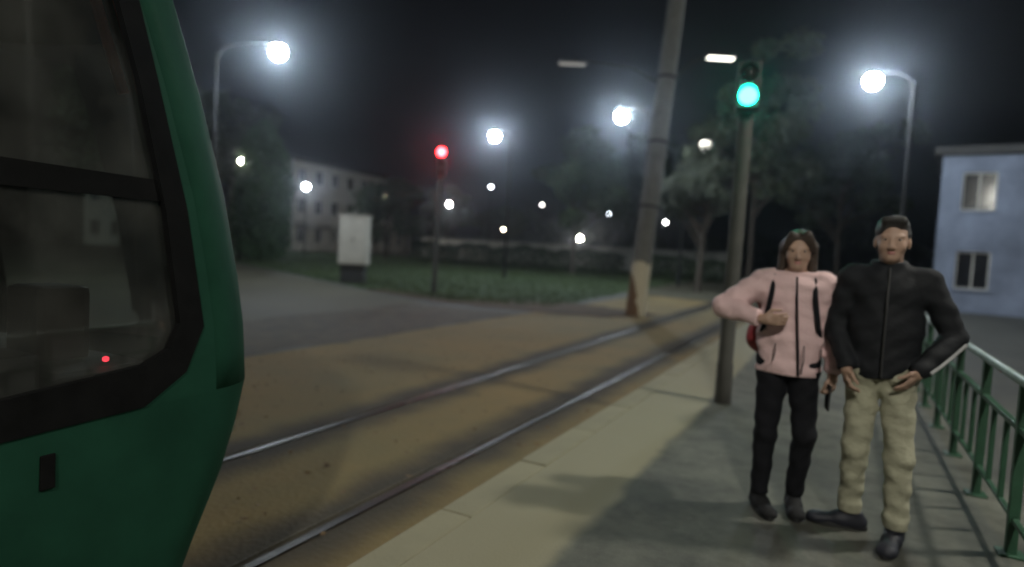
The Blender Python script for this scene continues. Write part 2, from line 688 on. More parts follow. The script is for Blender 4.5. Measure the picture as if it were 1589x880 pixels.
        # passenger doors and windows behind the cab
        for k in range(5):
            y1 = -0.44 - k * 2.2
            gw = patch('side_window', [(y1 - 2.0, 0.90), (y1, 0.90), (y1, 2.36), (y1 - 2.0, 2.36)], M_glass, -0.02, 0.006, sgn=sg)
            patch('window_post', [(y1 - 2.2, 0.86), (y1 - 2.0, 0.86), (y1 - 2.0, 2.38), (y1 - 2.2, 2.38)], M_rub, 0.003, 0.04, sgn=sg)
        # dark recess handle, door seam, rubbing strip, vent cover
        hb = MB().box((-0.004, -0.022, -0.055), (0.006, 0.022, 0.055)).build('door_handle_recess', M_rub, t, bevel=0.004)
        hb.location = (sg * (side(1.1, 0.72) + 0.0), 1.1, 0.72 - GZ)
        sm = MB().box((-0.004, -0.006, 0.05), (0.003, 0.006, 0.82)).build('door_seam', M_rub, t)
        sm.location = (sg * (side(0.30, 0.5) + 0.0), 0.30, -GZ)
        sm.rotation_euler = (0, R(-2.2) * sg, 0)
    # interior
    MB().box((-1.1, -11.8, 0.45), (1.1, 1.35, 0.50)).build('floor', M_dark, t)
    MB().box((-1.05, -11.8, 2.66), (1.05, 1.1, 2.70)).build('ceiling_lining', M_inner, t)
    MB().box((-1.0, 1.2, 0.5), (1.0, 1.62, 1.22)).build('dashboard', M_dark, t, bevel=0.05)
    MB().box((-1.0, -0.62, 0.5), (0.35, -0.58, 2.65)).build('cab_partition', M_inner, t)
    st = MB().box((-0.28, 0.25, 0.9), (0.28, 0.78, 1.02)).build('driver_seat', M_seat, t, bevel=0.04)
    MB().box((-0.26, 0.16, 1.02), (0.26, 0.28, 1.65)).build('seat_back', M_seat, st, bevel=0.04)
    MB().box((-0.15, 0.17, 1.68), (0.15, 0.26, 1.92)).build('headrest', M_seat, st, bevel=0.03)
    MB().tube([(0.45, -0.3, 0.5), (0.45, -0.3, 2.66)], 0.018).build('grab_pole', M_steel, t)
    # rolled orange sun blind hanging inside the top of the window
    MB().tube([(1.06, 1.40, 2.20), (1.05, 1.335, 2.40), (1.04, 1.27, 2.62)], .018, 8).build('sun_blind', M_cur, t, smooth=True)
    # small red glow added on the desk in place of a window reflection
    for (a, b_, c) in ((0.93, 1.43, 1.245),):
        MB().lathe([(0.004, -0.01), (0.011, -0.006), (0.011, 0.006), (0.004, 0.01)], 10, (a, b_, c)).build('red_reflection_glow', emit('reflection_red', (1.0, 0.05, 0.08), 2.2), t)
    MB().box((0.62, 0.95, 0.5), (0.98, 1.19, 1.30)).build('control_box', M_inner, t, bevel=0.02)
    MB().box((0.50, 1.30, 1.20), (0.72, 1.50, 1.50)).build('desk_console', M_inner, t, bevel=0.03)
    for k in range(4):
        for sx in (-0.7, 0.7):
            y = -1.6 - k * 1.4
            s_ = MB().box((sx - 0.25, y - 0.25, 0.85), (sx + 0.25, y + 0.25, 0.93)).build('passenger_seat', M_seat, t, bevel=0.03)
            MB().box((sx - 0.25, y - 0.31, 0.93), (sx + 0.25, y - 0.25, 1.5)).build('seat_back', M_seat, s_, bevel=0.025)
    # bogies, skirt, bumper, mirror
    for y in (0.2, -1.6, -7.5, -9.3):
        for x in (-0.72, 0.72):
            o = MB().lathe([(0.05, -0.06), (0.32, -0.06), (0.33, 0.03), (0.36, 0.035), (0.36, 0.06), (0.05, 0.06)], 24).build('wheel', M_dark, t, smooth=True)
            o.rotation_euler = (0, R(90), 0)
            o.location = (x, y, 0.39)
    MB().box((-0.9, -10, 0.25), (0.9, 1.2, 0.42)).build('underframe', M_dark, t)
    for x in (-0.75, 0.75):
        o = MB().lathe([(0.01, 0.02), (0.10, 0.02), (0.11, -0.02), (0.02, -0.03)], 16).build('headlight', M_steel, t, smooth=True)
        o.rotation_euler = (R(-90), 0, 0)
        o.location = (x * .8, 2.19, 0.80)
    return t


build_tram()

# ------------------------------------------------------------------ implicit-surface modeller for people
class SDF:
    def __init__(s, lo, hi, h):
        s.lo = np.array(lo, float)
        s.h = h
        s.n = np.ceil((np.array(hi) - s.lo) / h).astype(int) + 1
        s.g = np.full(s.n, 10.0, np.float32)

    def _sub(s, lo, hi):
        i0 = np.clip(np.floor((np.array(lo) - s.lo) / s.h).astype(int), 0, s.n - 1)
        i1 = np.clip(np.ceil((np.array(hi) - s.lo) / s.h).astype(int) + 1, 1, s.n)
        sl = tuple(slice(a, b) for a, b in zip(i0, i1))
        ax = [s.lo[k] + s.h * np.arange(i0[k], i1[k]) for k in range(3)]
        X, Y, Z = np.meshgrid(*ax, indexing='ij')
        return sl, X, Y, Z

    def _min(s, sl, d, k):
        a = s.g[sl]
        if k > 0:
            h = np.maximum(k - np.abs(a - d), 0) / k
            s.g[sl] = np.minimum(a, d) - h * h * k * 0.25
        else:
            s.g[sl] = np.minimum(a, d)

    def cone(s, a, b, ra, rb, k=0.03, sc=(1, 1, 1)):
        """tapered capsule, optionally flattened by sc about the segment"""
        a = np.array(a, float)
        b = np.array(b, float)
        m = max(ra, rb) * max(1.0, max(sc)) + k + 3 * s.h + 0.05
        sl, X, Y, Z = s._sub(np.minimum(a, b) - m, np.maximum(a, b) + m)
        d = b - a
        L = max(float(d @ d), 1e-9)
        t = np.clip(((X - a[0]) * d[0] + (Y - a[1]) * d[1] + (Z - a[2]) * d[2]) / L, 0, 1)
        dx = (X - a[0] - t * d[0]) / sc[0]
        dy = (Y - a[1] - t * d[1]) / sc[1]
        dz = (Z - a[2] - t * d[2]) / sc[2]
        dist = (np.sqrt(dx * dx + dy * dy + dz * dz) - (ra + (rb - ra) * t)) * min(min(sc), 1.0)
        s._min(sl, dist, k)
        return s

    def ell(s, c, r, k=0.02):
        c = np.array(c, float)
        r = np.array(r, float)
        m = r + k + 3 * s.h + 0.04
        sl, X, Y, Z = s._sub(c - m, c + m)
        q = np.sqrt(((X - c[0]) / r[0]) ** 2 + ((Y - c[1]) / r[1]) ** 2 + ((Z - c[2]) / r[2]) ** 2)
        s._min(sl, (q - 1) * float(r.min()), k)
        return s

    def cut(s, p, n):
        """keep the side where (x-p).n < 0"""
        sl, X, Y, Z = s._sub(s.lo, s.lo + s.h * s.n)
        n = np.array(n, float)
        n /= np.linalg.norm(n)
        d = (X - p[0]) * n[0] + (Y - p[1]) * n[1] + (Z - p[2]) * n[2]
        s.g[sl] = np.maximum(s.g[sl], d)
        return s

    def cut_near(s, p, n, rad):
        """as cut, but only within rad of p"""
        p = np.array(p, float)
        sl, X, Y, Z = s._sub(p - rad, p + rad)
        n = np.array(n, float)
        n /= np.linalg.norm(n)
        d = (X - p[0]) * n[0] + (Y - p[1]) * n[1] + (Z - p[2]) * n[2]
        ins = (X - p[0]) ** 2 + (Y - p[1]) ** 2 + (Z - p[2]) ** 2 < rad * rad
        s.g[sl] = np.where(ins, np.maximum(s.g[sl], d), s.g[sl])
        return s

    def wrinkle(s, amp, fz, seed=0.0, tilt=3.0):
        sl, X, Y, Z = s._sub(s.lo, s.lo + s.h * s.n)
        w = (np.sin(fz * Z + tilt * fz * 0.2 * X + 1.7 * np.sin(9 * X + seed) + 2.1 * np.sin(11 * Y + 7 * Z + seed))
             + 0.6 * np.sin(fz * 1.7 * Z - 0.5 * fz * X + 3 * np.sin(13 * X + 5 * Y + 2 * seed))
             + 0.5 * np.sin(19 * X + 23 * Y + 6 * Z + seed))
        s.g += (amp * w * 0.5).astype(np.float32)
        return s

    def mesh(s, name):
        g = s.g
        neg = g < 0
        n = s.n
        # surface nets
        c = np.zeros(n - 1, int)
        for i in (0, 1):
            for j in (0, 1):
                for k in (0, 1):
                    c += neg[i:n[0] - 1 + i, j:n[1] - 1 + j, k:n[2] - 1 + k]
        act = (c > 0) & (c < 8)
        idx = np.argwhere(act)
        vid = -np.ones(n - 1, int)
        vid[act] = np.arange(len(idx))
        acc = np.zeros((len(idx), 3))
        cnt = np.zeros(len(idx))
        I, J, K = idx.T
        for ax in range(3):
            o1, o2 = [(a) for a in range(3) if a != ax]
            for u in (0, 1):
                for w in (0, 1):
                    A = [I.copy(), J.copy(), K.copy()]
                    A[o1] = A[o1] + u
                    A[o2] = A[o2] + w
                    B = [x.copy() for x in A]
                    B[ax] = B[ax] + 1
                    ga = g[A[0], A[1], A[2]]
                    gb = g[B[0], B[1], B[2]]
                    cr = (ga < 0) != (gb < 0)
                    t = np.where(cr, ga / np.where(cr, ga - gb, 1), 0)
                    off = np.zeros((len(idx), 3))
                    off[:, o1] = u
                    off[:, o2] = w
                    off[:, ax] = t
                    acc[cr] += off[cr]
                    cnt[cr] += 1
        pos = s.lo + s.h * (idx + acc / cnt[:, None])
        faces = []
        for ax in range(3):
            o1, o2 = [a for a in range(3) if a != ax]
            sl0 = [slice(None)] * 3
            sl1 = [slice(None)] * 3
            sl0[ax] = slice(0, n[ax] - 1)
            sl1[ax] = slice(1, n[ax])
            e = neg[tuple(sl0)] != neg[tuple(sl1)]
            E = np.argwhere(e)
            ok = (E[:, o1] > 0) & (E[:, o2] > 0) & (E[:, o1] < n[o1] - 1) & (E[:, o2] < n[o2] - 1)
            E = E[ok]
            fl = neg[tuple(E.T)]
            q = []
            for u, w in ((-1, -1), (0, -1), (0, 0), (-1, 0)):
                T = E.copy()
                T[:, o1] += u
                T[:, o2] += w
                q.append(vid[T[:, 0], T[:, 1], T[:, 2]])
            q = np.stack(q, 1)
            flip = fl if ax != 1 else ~fl
            q[~flip] = q[~flip][:, ::-1]
            faces.append(q)
        F_ = np.concatenate(faces)
        me = bpy.data.meshes.new(name)
        me.from_pydata(pos.tolist(), [], F_.tolist())
        me.update()
        me.polygons.foreach_set('use_smooth', [True] * len(me.polygons))
        return me


M_skin = mat('skin', (0.42, 0.27, 0.20), 0.55, 0.12, 14, 0.1)
M_hairb = mat('brown_hair', (0.045, 0.028, 0.018), 0.5, 0.5, 60, 0.6, 140)
M_hairk = mat('black_hair', (0.02, 0.017, 0.014), 0.5, 0.5, 60, 0.6, 140)
M_pink = mat('pink_jacket_cloth', (0.72, 0.50, 0.50), 0.75, 0.12, 5, 0.7, 15, bdist=0.02)
M_blk = mat('black_denim', (0.011, 0.011, 0.014), 0.9, 0.3, 10, 0.5, 18, bdist=0.012, spec=0.2)
M_beige = mat('beige_cotton', (0.38, 0.365, 0.265), 0.85, 0.12, 5, 1.0, 13, bdist=0.025)
M_navy = mat('black_jacket_cloth', (0.013, 0.014, 0.017), 0.75, 0.3, 8, 0.6, 16, bdist=0.015, spec=0.3)
M_shoe = mat('black_leather', (0.008, 0.008, 0.009), 0.85, 0.3, 12, 0.15)
M_shoeb = mat('navy_sneaker_fabric', (0.016, 0.017, 0.026), 0.6, 0.3, 12, 0.2)
M_sole = mat('dark_rubber_sole', (0.022, 0.022, 0.022), 0.7, 0.3, 12, 0.2)
M_red = mat('red_nylon', (0.30, 0.03, 0.035), 0.6, 0.2, 8, 0.25, 60)
M_eye = mat('eye_white', (0.38, 0.35, 0.32), 0.3, 0.05, 10, 0)
M_iris = mat('dark_iris', (0.03, 0.02, 0.015), 0.2, 0.1, 10, 0)
M_lip = mat('lip_skin', (0.40, 0.17, 0.15), 0.5, 0.1, 14, 0)


def head(s, c, tilt=(0, 0), sc=1.0):
    """face looks to -Y. c = centre of the skull (eye level)"""
    x, y, z = c
    f = sc
    s.ell((x, y + .012 * f, z + .03 * f), (.074 * f, .094 * f, .088 * f), .02)           # cranium
    s.ell((x, y - .028 * f, z - .03 * f), (.060 * f, .062 * f, .082 * f), .03)           # face
    s.ell((x, y - .052 * f, z - .092 * f), (.030 * f, .030 * f, .022 * f), .03)          # chin
    for sx in (-1, 1):
        s.ell((x + sx * .036 * f, y - .052 * f, z - .032 * f), (.024 * f, .026 * f, .024 * f), .02)  # cheeks
        s.ell((x + sx * .031 * f, y - .074 * f, z + .020 * f), (.024 * f, .012 * f, .008 * f), .012)  # brow
        s.ell((x + sx * .076 * f, y + .012 * f, z - .012 * f), (.010 * f, .019 * f, .031 * f), .008)  # ears
        s.ell((x + sx * .011 * f, y - .094 * f, z - .042 * f), (.009 * f, .010 * f, .008 * f), .006)
    s.cone((x, y - .084 * f, z + .008 * f), (x, y - .104 * f, z - .036 * f), .009 * f, .012 * f, .012)   # nose
    return s


def hand(s, w, d, side, curl, thumb, up, k=0.006, sc=1.0):
    """w wrist, d pointing direction of the hand, side = direction from little finger to index,
    up = back-of-hand normal; curl in degrees per joint"""
    w = np.array(w, float)
    d = np.array(d, float)
    d /= np.linalg.norm(d)
    e = np.array(side, float)
    e -= d * (e @ d)
    e /= np.linalg.norm(e)
    u = np.array(up, float)
    u -= d * (u @ d) + e * (u @ e)
    u /= np.linalg.norm(u)
    # palm
    s.cone(w, w + d * .03 * sc, .026 * sc, .03 * sc, .01)
    for q in (-.026, -.009, .009, .026):
        s.cone(w + d * .025 * sc + e * q * .7 * sc, w + d * .085 * sc + e * q * sc, .015 * sc, .0125 * sc, .012)
    for q, L in ((-.03, .062), (-.010, .078), (.010, .086), (.030, .074)):
        p = w + d * .085 * sc + e * q * sc
        a = 0.0
        for j, (fr, r_) in enumerate(((.45, .0095), (.31, .0088), (.24, .0078))):
            a += R(curl[j] if isinstance(curl, (list, tuple)) else curl)
            dd = d * math.cos(a) - u * math.sin(a)
            p2 = p + dd * L * fr * sc
            s.cone(p, p2, r_ * sc, r_ * .93 * sc, k * 0.6)
            p = p2
    # thumb from the index side of the palm base
    p = w + d * .03 * sc + e * .026 * sc
    t1 = d * .6 + e * .7 - u * .25
    t1 /= np.linalg.norm(t1)
    p2 = p + t1 * .042 * sc
    s.cone(p, p2, .0145 * sc, .0115 * sc, .012)
    t2 = d * .85 + e * (.25 - thumb) - u * .35
    t2 /= np.linalg.norm(t2)
    p3 = p2 + t2 * .03 * sc
    s.cone(p2, p3, .0112 * sc, .010 * sc, .004)
    p4 = p3 + (t2 * .9 - u * .3) * .024 * sc
    s.cone(p3, p4, .010 * sc, .0085 * sc, .004)
    return s


def shoe(name, m, parent, ankle, toe_dir, L=.27, z0=0.0, high=.09):
    """upper + sole; ankle = (x,y) below the ankle; toe_dir in plan"""
    t = empty('tmp')
    a = math.atan2(toe_dir[1], toe_dir[0])
    s = SDF((-.13, -.08, -.01), (.25, .08, .20), .006)
    h = L * .72
    s.cone((-.05, 0, .045), (.05, 0, .045), .038, .04, .02, (1, 1, 1.1))
    s.cone((.05, 0, .045), (h - .045, .004, .034), .043, .040, .03, (1, 1.0, .75))
    s.ell((h - .05, .004, .030), (.05, .045, .032), .02)
    s.cone((-.025, 0, .05), (-.01, 0, high + .02), .044, .047, .02)
    s.cone((.0, 0, .06), (.06, 0, .055), .036, .03, .03)
    s.cut((0, 0, .012), (0, 0, -1))
    s.cut((0, 0, high + .005), (-.25, 0, 1))
    o = link(name, s.mesh(name), m, parent)
    o.location = (ankle[0], ankle[1], z0)
    o.rotation_euler = (0, 0, a)
    pts = []
    for k in range(24):
        q = 2 * math.pi * k / 24
        cx = math.cos(q)
        x = (-.09 + h + .004) / 2 + cx * (h + .094) / 2
        wv = .040 + .008 * cx
        y = math.sin(q) * wv * (1.05 if abs(cx) < .8 else 1.0)
        pts.append((x, y))
    so = MB().prism(pts, 0.001, .026).build('sole', M_sole, o, bevel=0.004)
    bpy.data.objects.remove(t)
    return o


def eyes(parent, c, sc=1.0):
    x, y, z = c
    for sx in (-1, 1):
        e = MB().lathe([(.002, -.007), (.009, -.0045), (.0115, 0), (.009, .0045), (.002, .007)], 12).build('eye', M_eye, parent, smooth=True)
        e.location = (x + sx * .031 * sc, y - .074 * sc, z + .002)
        i = MB().lathe([(.006, -.001), (.0055, .001), (.002, .002)], 10).build('iris', M_iris, e)
        i.rotation_euler = (R(90), 0, 0)
        i.location = (0, -.0105, 0)
    lp = SDF((-.04, -.02, -.02), (.04, .02, .02), .003)
    lp.ell((0, 0, .003), (.022, .008, .0045), .003).ell((0, 0, -.004), (.018, .009, .005), .003)
    l = link('mouth', lp.mesh('mouth'), M_lip, parent)
    l.location = (x, y - .085 * sc, z - .066 * sc)


def person_base(px, py):
    g = G(px, py, 0.0)
    b = math.atan2(g.y, g.x) - math.pi / 2        # local +Y points away from the camera
    return g, b


def person_pink():
    g, b = person_base(1205, 795)
    t = empty('person', (g.x, g.y, 0.0), b)
    tag(t, 'person in pink jacket and black trousers with one elbow out, carrying a red backpack', 'person')
    # joints (x right in picture, y away from the camera, z up)
    hipL, kneeL, ankL = (-.085, .01, .87), (-.095, -.02, .47), (-.105, .02, .09)
    hipR, kneeR, ankR = (.085, .02, .87), (.115, -.01, .49), (.085, .09, .09)
    shL, elL, wrL = (-.165, .02, 1.36), (-.375, -.05, 1.20), (-.15, -.19, 1.155)
    shR, elR, wrR = (.165, .02, 1.36), (.225, .06, 1.07), (.235, -.02, .86)
    hc = (0.01, -.005, 1.545)
    body = SDF((-.46, -.34, 0.02), (.36, .22, 1.70), .0065)
    for hp, kn, an in ((hipL, kneeL, ankL), (hipR, kneeR, ankR)):
        body.cone(hp, kn, .064, .044, .03).cone(kn, an, .044, .03, .02)
        body.cone(an, (an[0] + .015, an[1] - .05, .05), .028, .02, .01)
    body.cone((0, .02, .95), (0, .02, 1.08), .105, .10, .04, (1.1, .8, 1))
    body.cone((0, .02, 1.08), (0, .015, 1.30), .105, .125, .06, (1.15, .8, 1))
    body.cone((-.12, .02, 1.36), (.12, .02, 1.36), .055, .055, .06)
    body.cone((0, .025, 1.36), (hc[0], .01, 1.49), .052, .048, .035)
    for a, c, d in ((shL, elL, wrL), (shR, elR, wrR)):
        body.cone(a, c, .045, .036, .03).cone(c, d, .036, .025, .015)
    head(body, hc, sc=.97)
    hand(body, wrL, (.93, -.25, .05), (.1, -.2, 1), (25, 35, 25), .35, (.2, -1, 0), sc=.92)
    hand(body, wrR, (.02, -.12, -1), (-.5, -1, 0), (35, 45, 35), .5, (1, -.25, 0), sc=.92)
    bo = link('body', body.mesh('body'), M_skin, t)
    eyes(bo, hc, .97)
    # hair: shoulder-length, brown
    hs = SDF((-.16, -.16, 1.28), (.18, .18, 1.72), .006)
    x, y, z = hc
    hs.ell((x, y + .022, z + .042), (.086, .102, .092), .02)
    for sx in (-1, 1):
        hs.cone((x + sx * .074, y + .005, z + .03), (x + sx * .085, y + .03, z - .14), .026, .032, .03)
        hs.cone((x + sx * .04, y - .065, z + .098), (x + sx * .077, y - .045, z + .02), .020, .016, .02)
    hs.cone((x, y + .085, z + .0), (x, y + .085, z - .17), .06, .055, .04, (1.4, .7, 1))
    hs.wrinkle(.009, 14, 2.0)
    # open the face
    gg = SDF((-.16, -.16, 1.28), (.18, .18, 1.72), .006)
    gg.ell((x, y - .085, z - .035), (.062, .060, .105), 0)
    hs.g = np.maximum(hs.g, -gg.g)
    link('hair', hs.mesh('hair'), M_hairb, t)
    # trousers
    tr = SDF((-.26, -.2, .05), (.28, .26, 1.02), .007)
    for hp, kn, an in ((hipL, kneeL, ankL), (hipR, kneeR, ankR)):
        tr.cone((hp[0] * .95, hp[1], hp[2]), kn, .090, .064, .03)
        tr.cone(kn, (an[0], an[1], .11), .064, .050, .02)
    tr.cone((-.05, .02, .93), (.05, .02, .93), .115, .115, .05, (1, .85, 1))
    tr.wrinkle(.006, 42, 1.0)
    tr.cut((0, 0, .10), (0, 0, -1))
    tr.cut((0, 0, 1.0), (0, 0, 1))
    link('trousers', tr.mesh('trousers'), M_blk, t)
    # jacket
    j = SDF((-.50, -.30, .78), (.40, .26, 1.50), .007)
    j.cone((0, .02, .86), (0, .02, 1.08), .165, .150, .05, (1.07, .82, 1))
    j.cone((0, .02, 1.08), (0, .015, 1.28), .150, .158, .06, (1.12, .80, 1))
    j.cone((-.13, .02, 1.35), (.13, .02, 1.35), .072, .072, .06)
    j.cone(shL, elL, .078, .068, .05).cone(elL, wrL, .068, .046, .02)
    j.cone(shR, elR, .076, .064, .05).cone(elR, (wrR[0], wrR[1] + .01, wrR[2] + .03), .064, .046, .02)
    j.cone((0, .03, 1.40), (0, .02, 1.425), .082, .076, .03)            # collar
    j.wrinkle(.006, 46, 3.0)
    j.cut((0, 0, .835), (-.03, 0, -1))
    j.cut_near((-.165, -.18, 1.158), (.93, -.45, -.1), .09)
    j.cut_near(wrR, (0, -.1, -1), .09)
    j.cut_near((0, 0, 1.432), (0, -.1, 1), .11)
    ja = link('jacket', j.mesh('jacket'), M_pink, t)
    # zip, drawstring cords at the hem, straps of the backpack
    MB().tube([(.055, -.125, .845), (.05, -.14, .95), (.035, -.145, 1.1), (.02, -.13, 1.28), (.012, -.085, 1.40)], .006, 8).build('zip', M_blk, ja)
    for x0, z1, z2 in ((-.075, 1.02, .92), (.075, 1.02, .86), (.165, 1.0, .84)):
        yy = -.145 if abs(x0) < .1 else -.07
        MB().tube([(x0, yy, z1), (x0 + .003, yy - .012, (z1 + z2) / 2), (x0 - .006, yy - .006, z2)], .0035, 6).build('drawstring', M_blk, ja)
    for an, td in ((ankL, (.42, -1)), (ankR, (.12, -1))):
        shoe('shoe', M_shoe, t, (an[0], an[1]), td, L=.28, high=.15)
    # red backpack, worn on the back
    bp = empty('backpack', (g.x, g.y, 0.0), b)
    tag(bp, 'red backpack worn on the back of the person in the pink jacket', 'backpack')
    bs = SDF((-.30, .08, .88), (.22, .42, 1.48), .009)
    bs.cone((-.14, .25, 1.02), (.04, .25, 1.02), .115, .115, .05, (1, .85, 1.1))
    bs.cone((-.12, .24, 1.28), (.03, .24, 1.28), .11, .11, .08, (1, .8, 1.1))
    bs.cone((-.07, .33, 1.02), (.01, .33, 1.02), .06, .06, .03, (1, .8, 1.3))
    bs.wrinkle(.006, 26, 5.0)
    link('bag', bs.mesh('bag'), M_red, bp)
    for sx in (-.105, .105):
        pts = [(sx * .9, .14, 1.36), (sx, .06, 1.435), (sx * 1.02, -.04, 1.40), (sx * 1.1, -.115, 1.28), (sx * 1.35, -.10, 1.12), (sx * 1.6, .03, 1.02), (sx * 1.2, .15, .98)]
        MB().tube(pts, .014, 8).build('strap', M_blk, bp, smooth=True)
    # phone in the hanging hand
    ph = empty('phone', (g.x, g.y, 0), b)
    tag(ph, 'dark phone held in the lowered hand of the person in the pink jacket', 'phone')
    o = MB().box((-.004, -.037, -.075), (.004, .037, .075)).build('case', M_dark, ph, bevel=.003)
    o.location = (.218, -.055, .735)
    o.rotation_euler = (R(6), 0, R(14))
    o2 = MB().box((-.0012, -.033, -.070), (0.0, .033, .070)).build('screen', mat('phone_glass', (.01, .01, .012), .1, .1, 5, 0), o)
    o2.location = (-.0042, 0, 0)
    return t


def person_dark():
    g, b = person_base(1345, 838)
    t = empty('person', (g.x, g.y, 0.0), b)
    tag(t, 'person in black jacket and beige trousers standing beside the green railing', 'person')
    hipL, kneeL, ankL = (-.078, .05, .90), (-.092, .03, .49), (-.100, .12, .09)
    hipR, kneeR, ankR = (.080, .03, .90), (.112, -.03, .49), (.122, .0, .09)
    shL, elL, wrL = (-.175, .04, 1.42), (-.235, .08, 1.12), (-.165, -.07, .95)
    shR, elR, wrR = (.175, .03, 1.42), (.315, .08, 1.14), (.175, -.08, .97)
    hc = (0.0, .0, 1.625)
    body = SDF((-.42, -.34, 0.02), (.44, .30, 1.78), .0065)
    for hp, kn, an in ((hipL, kneeL, ankL), (hipR, kneeR, ankR)):
        body.cone(hp, kn, .07, .05, .03).cone(kn, an, .055, .036, .02)
    body.cone(ankL, (ankL[0] - .06, ankL[1] - .007, .05), .03, .02, .01)
    body.cone(ankR, (ankR[0] - .01, ankR[1] - .06, .05), .03, .02, .01)
    body.cone((0, .04, .97), (0, .04, 1.13), .105, .105, .04, (1.1, .8, 1))
    body.cone((0, .04, 1.13), (0, .035, 1.36), .12, .14, .06, (1.15, .8, 1))
    body.cone((-.12, .04, 1.40), (.12, .04, 1.40), .05, .05, .04)
    body.cone((0, .045, 1.43), (0, .02, 1.57), .058, .055, .035)
    for a, c, d in ((shL, elL, wrL), (shR, elR, wrR)):
        body.cone(a, c, .05, .042, .03).cone(c, d, .042, .03, .015)
    head(body, hc, sc=1.02)
    hand(body, wrL, (.12, -.25, -1), (.3, -1, .2), (22, 32, 22), .3, (-1, -.2, -.1))
    hand(body, wrR, (-.5, -.25, -.8), (-.3, -1, .2), (12, 18, 12), .2, (.8, -.2, -.3))
    bo = link('body', body.mesh('body'), M_skin, t)
    eyes(bo, hc, 1.02)
    x, y, z = hc
    lo, hi = (-.14, -.16, 1.46), (.14, .18, 1.80)
    hs = SDF(lo, hi, .006)
    hs.ell((x, y + .02, z + .045), (.084, .104, .094), .02)
    hs.ell((x, y + .05, z - .02), (.076, .068, .075), .03)
    hs.cone((x - .04, y - .07, z + .10), (x + .04, y - .07, z + .10), .022, .022, .03)
    hs.wrinkle(.006, 60, 4.0)
    gg = SDF(lo, hi, .006)
    gg.ell((x, y - .095, z - .045), (.075, .085, .115), 0)
    hs.g = np.maximum(hs.g, -gg.g)
    link('hair', hs.mesh('hair'), M_hairk, t)
    tr = SDF((-.30, -.24, .05), (.34, .34, 1.06), .007)
    for hp, kn, an in ((hipL, kneeL, ankL), (hipR, kneeR, ankR)):
        tr.cone((hp[0], hp[1], hp[2]), kn, .090, .068, .02)
        tr.cone(kn, (an[0], an[1], .13), .068, .058, .02)
        tr.cone((an[0], an[1] - .005, .15), (an[0], an[1] - .005, .11), .062, .060, .015)
    tr.cone((-.055, .04, .95), (.055, .04, .95), .118, .118, .05, (1, .9, 1))
    tr.wrinkle(.0065, 46, 6.0)
    tr.cut((0, 0, .10), (0, 0, -1))
    tr.cut((0, 0, 1.04), (0, 0, 1))
    link('trousers', tr.mesh('trousers'), M_beige, t)
    j = SDF((-.44, -.28, .84), (.48, .32, 1.58), .007)
    j.cone((0, .04, .96), (0, .04, 1.14), .160, .152, .05, (1.06, .84, 1))
    j.cone((0, .04, 1.14), (0, .035, 1.34), .152, .162, .06, (1.10, .80, 1))
    j.cone((-.135, .04, 1.415), (.135, .04, 1.415), .066, .066, .06)
    j.cone(shL, elL, .070, .060, .03).cone(elL, (wrL[0], wrL[1], wrL[2]), .060, .048, .015)
    j.cone(shR, elR, .070, .060, .03).cone(elR, (wrR[0], wrR[1], wrR[2]), .060, .048, .015)
    j.cone((0, .05, 1.47), (0, .04, 1.50), .09, .085, .03)
    j.wrinkle(.006, 44, 8.0)
    j.cut((0, 0, .895), (.12, 0, -1))
    j.cut_near((0, 0, 1.515), (0, -.12, 1), .12)
    # pocket mouths: end of the sleeves
    j.cut_near((-.155, -.085, .935), (.2, -.35, -.8), .06)
    j.cut_near((.155, -.10, .945), (-.5, -.25, -.8), .06)
    ja = link('jacket', j.mesh('jacket'), M_navy, t)
    MB().tube([(.0, -.118, .91), (.0, -.125, 1.1), (.0, -.118, 1.3), (.0, -.07, 1.48)], .006, 8).build('zip', M_dark, ja)
    # pale piping along the sleeve
    MB().tube([(.365, .03, 1.11), (.31, -.02, 1.05), (.255, -.08, .995), (.215, -.115, .96)], .008, 8).build('sleeve_piping', mat('pale_piping', (.4, .4, .4), .6, .1, 10, 0), ja)
    shoe('shoe', M_shoeb, t, (ankL[0] + .01, ankL[1]), (-1, -.12), L=.31, high=.11)
    shoe('shoe', M_shoeb, t, (ankR[0], ankR[1]), (-.18, -1), L=.31, high=.11)
    return t


person_pink()
person_dark()

# ------------------------------------------------------------------ platform railing (green)
M_green = mat('green_railing_paint', (0.025, 0.085, 0.045), 0.5, 0.3, 9, 0.15)
M_worn = mat('worn_pale_rail_paint', (0.26, 0.32, 0.29), 0.45, 0.3, 9, 0.1)


